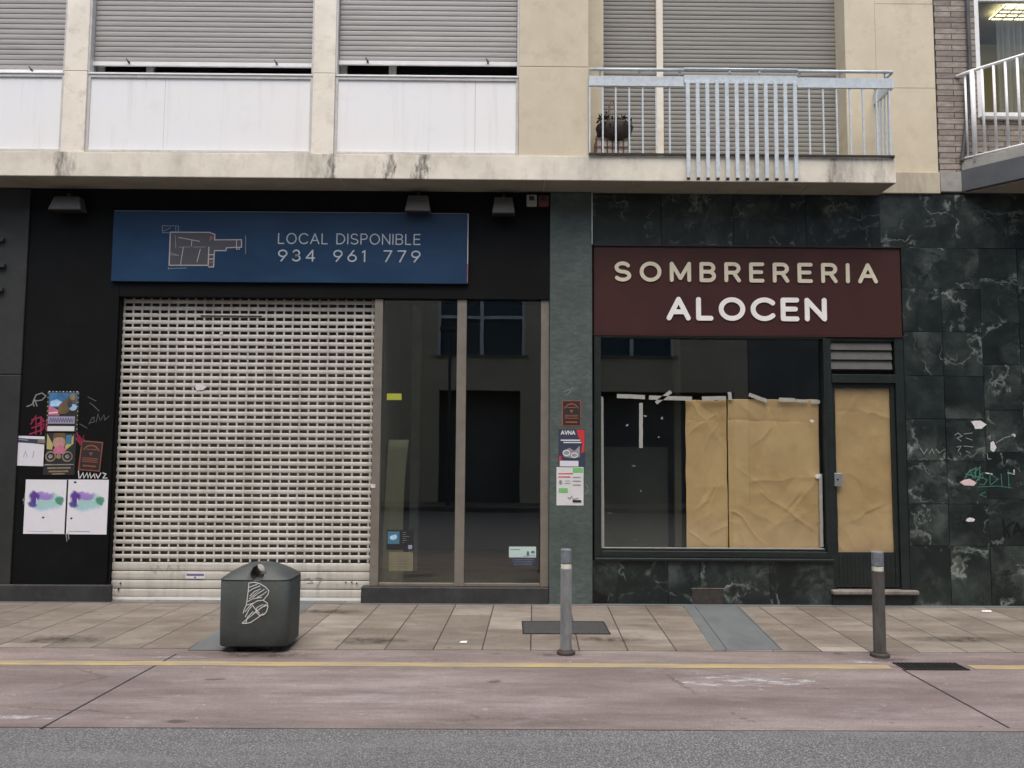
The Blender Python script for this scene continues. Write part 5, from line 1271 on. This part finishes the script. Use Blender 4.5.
# scribble on the bin
gr = MB()
yb_ = gy - bd * .99
def bpx(u, v): return S(210 + u / 6.98, 550 + v / 6.98, yb_)
def onbin(u, v, dd):
    q = RB @ Vector((u - gx, -bd * .9885, 0)); return (u, gy - bd * 1.0 - dd + (u - gx) * 0, v)
sc = [[(272, 230), (268, 280), (262, 330), (255, 380), (238, 420), (232, 440)], [(272, 230), (310, 225), (350, 235), (390, 260), (412, 285), (405, 310), (385, 335), (372, 350), (400, 370), (405, 395), (395, 430), (375, 452), (345, 455)],
      [(275, 260), (300, 250), (330, 240)], [(268, 290), (300, 270), (350, 250)], [(280, 320), (310, 290), (355, 270), (275, 340)], [(300, 330), (340, 300), (380, 275)], [(330, 330), (370, 310), (395, 290)], [(262, 360), (300, 340), (360, 330)], [(290, 380), (330, 355), (370, 350)],
      [(255, 385), (290, 375), (315, 410), (345, 440)], [(245, 430), (270, 400), (300, 370)], [(248, 465), (270, 420), (290, 395)], [(300, 445), (350, 410), (390, 380)], [(225, 510), (260, 480), (300, 450), (360, 400), (400, 385)], [(225, 510), (250, 512), (285, 505), (330, 475), (370, 445)], [(250, 512), (262, 470), (300, 430)], [(345, 455), (320, 430), (330, 400), (370, 380)]]
for i, p in enumerate(sc): gr.stroke([bpx(*q) for q in p], .0065, onbin, 'paint_white', .0012, (i % 6) * .0002)
gr.build('graffiti', body)
# bollards
def bollard(px, pyb, pyt, m, label, lean=0):
    x, y = G(px, pyb + 1); y += .06; x = sx(px, pyb, y); zt_ = sz(px, pyt, y); r = .049
    t = thing('bollard', label, 'bollard', (x, y, 0), 'bollards along the kerb')
    def octa(z0, z1, r, m, name, bev=.004):
        mb = MB(); n = 8; v = []
        for z in (z0, z1):
            for k in range(n): a = 2 * math.pi * (k + .5) / n; v.append((x + r * math.cos(a) + lean * z, y + r * math.sin(a), z))
        mb.poly(v, [tuple(range(n)), tuple(range(n, 2 * n))] + [(k, (k + 1) % n, n + (k + 1) % n, n + k) for k in range(n)], m); return mb.build(name, t, bevel=bev)
    octa(.03, zt_ - .155, r, m, 'post'); octa(zt_ - .154, zt_ - .118, r * .93, 'reflective_band', 'reflective_band', 0); octa(zt_ - .117, zt_, r * 1.0, 'bollard_cap', 'cap', .008)
    mb = MB(); mb.tube([(x, y, .0), (x, y, .018), (x, y, .03)], [.076, .074, .058], 'rust_base', 16); mb.build('base_collar', t)
bollard(566, 654.5, 549, 'bollard', 'pale grey scratched metal bollard in front of the green stone pier')
bollard(880, 657, 551.5, 'bollard_dark', 'darker brownish bollard in front of the papered shop door', .002)
# grates
a, b = G(524, 634), G(607, 622.5); t = thing('floor_grate', 'dark rectangular mesh plate set in the pavement behind the pale bollard', 'floor grate', ((a[0] + b[0]) / 2, a[1], 0))
mb = MB(); x0, x1, y0, y1 = G(524, 634)[0], G(609, 634)[0], a[1], b[1]; mb.box(x0, x1, y0, y1, .0005, .006, 'mesh_plate'); mb.build('mesh', t)
mb = MB(); mb.box(x0 - .012, x1 + .012, y0 - .012, y0 - .001, .0005, .009, 'iron'); mb.box(x0 - .012, x1 + .012, y1 + .001, y1 + .012, .0005, .009, 'iron'); mb.box(x0 - .012, x0 - .001, y0, y1, .0005, .009, 'iron'); mb.box(x1 + .001, x1 + .012, y0, y1, .0005, .009, 'iron'); mb.build('frame', t)
t = thing('drain_grate', 'slotted iron drain grate interrupting the yellow line', 'drain grate', ((gx0 + gx1) / 2, YL0, 0))
y0, y1 = G(930, 669.5)[1], G(930, 663.8)[1]
x0, x1 = G(901, 667)[0], G(962, 667)[0]
mb = MB(); mb.box(x0, x1, y0, y1, -.003, -.0005, 'paint_black')
n = 15
for i in range(n): xx = x0 + (x1 - x0) * i / (n - 1); mb.box(xx - .006, xx + .006, y0, y1, -.0004, .006, 'iron')
mb.build('bars', t)
mb = MB(); mb.box(x0 - .012, x1 + .012, y0 - .015, y0 - .001, -.002, .007, 'iron'); mb.box(x0 - .012, x1 + .012, y1 + .001, y1 + .015, -.002, .007, 'iron'); mb.build('frame', t)

# =================================================================== OPPOSITE SIDE (seen in the panes)
YO = -14.5; YV = 2 * YW + .03 - YO
ob = thing('opposite_building', 'olive rendered building across the street mirrored in the shop panes', 'building', (0, YO, 0))
def OS(px, py): return S(px, py, YV)
ox0, ox1 = OS(250, 400)[0], OS(748, 400)[0]; zl = OS(560, 391)[1]; zw0, zw1 = OS(484, 355)[1], OS(484, 296)[1]
wins = [(OS(438, 330)[0], OS(525, 330)[0]), (OS(590, 340)[0], OS(674, 340)[0])]
OT = 13.0
mb = MB(); mb.box(ox0, ox1, YO - .3, YO, zl, zw0, 'olive_wall'); mb.box(ox0, ox1, YO - .3, YO, zw1, OT, 'olive_wall')
e = [ox0] + [q for w_ in wins for q in w_] + [ox1]
for i in range(0, len(e), 2): mb.box(e[i], e[i + 1], YO - .3, YO, zw0 + .001, zw1 - .001, 'olive_wall')
dr = [(OS(438, 450)[0], OS(520, 450)[0]), (OS(592, 450)[0], OS(735, 450)[0])]
e = [ox0] + [q for w_ in dr for q in w_] + [ox1]
for i in range(0, len(e), 2): mb.box(e[i], e[i + 1], YO - .3, YO, 0, zl - .001, 'olive_wall')
mb.build('wall', ob)
for w0, w1 in wins:
    mb = MB(); zt_ = zw0 + (zw1 - zw0) * .62; c = (w0 + w1) / 2
    mb.box(w0, w0 + .08, YO - .14, YO - .06, zw0 + .002, zw1 - .002, 'white_rail'); mb.box(w1 - .08, w1, YO - .14, YO - .06, zw0 + .002, zw1 - .002, 'white_rail'); mb.box(c - .05, c + .05, YO - .14, YO - .06, zw0 + .002, zw1 - .002, 'white_rail')
    mb.box(w0 + .081, c - .051, YO - .13, YO - .07, zt_, zt_ + .09, 'white_rail'); mb.box(c + .051, w1 - .081, YO - .13, YO - .07, zt_, zt_ + .09, 'white_rail')
    w_ = mb.build('window', ob); mb = MB(); mb.box(w0, w1, YO - .20, YO - .19, zw0, zw1, 'far_pane'); mb.build('pane', w_)
    mb = MB(); mb.box(w0 - .1, w1 + .1, YO + .001, YO + .08, zw0 - .06, zw0, 'dark_wall'); mb.build('sill', w_)
mb = MB(); mb.box(ox0 + .1, ox1 - .1, YO - 1.0, YO - .9, 0, zl + .3, 'dark_wall'); mb.box(ox0 + .1, ox1 - .1, YO - 2.9, YO - .31, zl + .3, zl + .4, 'room_dark'); mb.build('doorway_recess', ob)
mb = MB(); mb.box(ox1 + .02, 30, YO - .4, YO, 0, 13.0, 'dark_wall'); 
tag(mb.build('dark_facade', bevel=.02), 'dark grey facade across the street to the right of the olive building', 'building')
mb = MB(); mb.box(-30, ox0 - .02, YO - .4, YO, 0, 13.0, 'dark_wall'); tag(mb.build('dark_facade', bevel=.02), 'dark grey facade across the street to the left of the olive building', 'building')
YLp = -13.0; YVl = 2 * YW + .03 - YLp
x = S(450, 360, YVl)[0]; lp = thing('street_lamp', 'thin dark street lamp across the road, mirrored in the left shop pane', 'street lamp', (x, YLp, .11)); zt_ = S(450, 331, YVl)[1]
mb = MB(); mb.tube([(x, YLp, .11), (x, YLp, .6), (x, YLp, zt_)], [.07, .05, .04], 'pipe', 10); mb.build('pole', lp); mb = MB(); mb.box(x - .28, x + .12, YLp - .1, YLp + .1, zt_ + .001, zt_ + .09, 'pipe'); mb.build('lamp_head', lp, bevel=.02)

# small litter on the pavement
for (px, py, s_, lb) in ((986, 612, .05, 'small white litter scrap on the pavement below the marble wall'), (463, 643, .03, 'tiny pale litter crumb on the pavement near the mesh plate')):
    x, y = G(px, py); mb = MB(); mb.face([(x - s_, y - s_ * .4, .006), (x + s_, y - s_ * .5, .006), (x + s_ * 1.2, y + s_ * .4, .016), (x - s_ * .6, y + s_ * .6, .012)], 'scrap_white')
    tag(mb.build('litter_scrap'), lb, 'litter')

# =================================================================== LIGHT
w = bpy.data.worlds.new('World'); scene.world = w; w.use_nodes = True; nt = w.node_tree
sky = nt.nodes.new('ShaderNodeTexSky'); sky.sky_type = 'NISHITA'; sky.sun_disc = False
EL, AZ = R(69), R(188)      # azimuth of the sun seen from the scene: behind the camera
sky.sun_elevation = EL; sky.sun_rotation = AZ; sky.air_density = 1.0; sky.dust_density = 4.0; sky.ozone_density = .6
bg = nt.nodes['Background']; nt.links.new(sky.outputs[0], bg.inputs[0]); bg.inputs[1].default_value = .13
sd = bpy.data.lights.new('sun', 'SUN'); sd.energy = 1.15; sd.angle = R(40); sd.color = (1, .96, .90)
so = bpy.data.objects.new('sun', sd); C.objects.link(so)
dirv = Vector((math.sin(AZ) * math.cos(EL), math.cos(AZ) * math.cos(EL), math.sin(EL)))
so.rotation_euler = dirv.to_track_quat('Z', 'Y').to_euler()
scene.view_settings.view_transform = 'Standard'; scene.view_settings.look = 'None'
scene.view_settings.exposure = .97; scene.view_settings.gamma = 1
scene.render.engine = 'CYCLES'
scene.cycles.max_bounces = 8; scene.cycles.transparent_max_bounces = 12; scene.cycles.caustics_reflective = False; scene.cycles.caustics_refractive = False
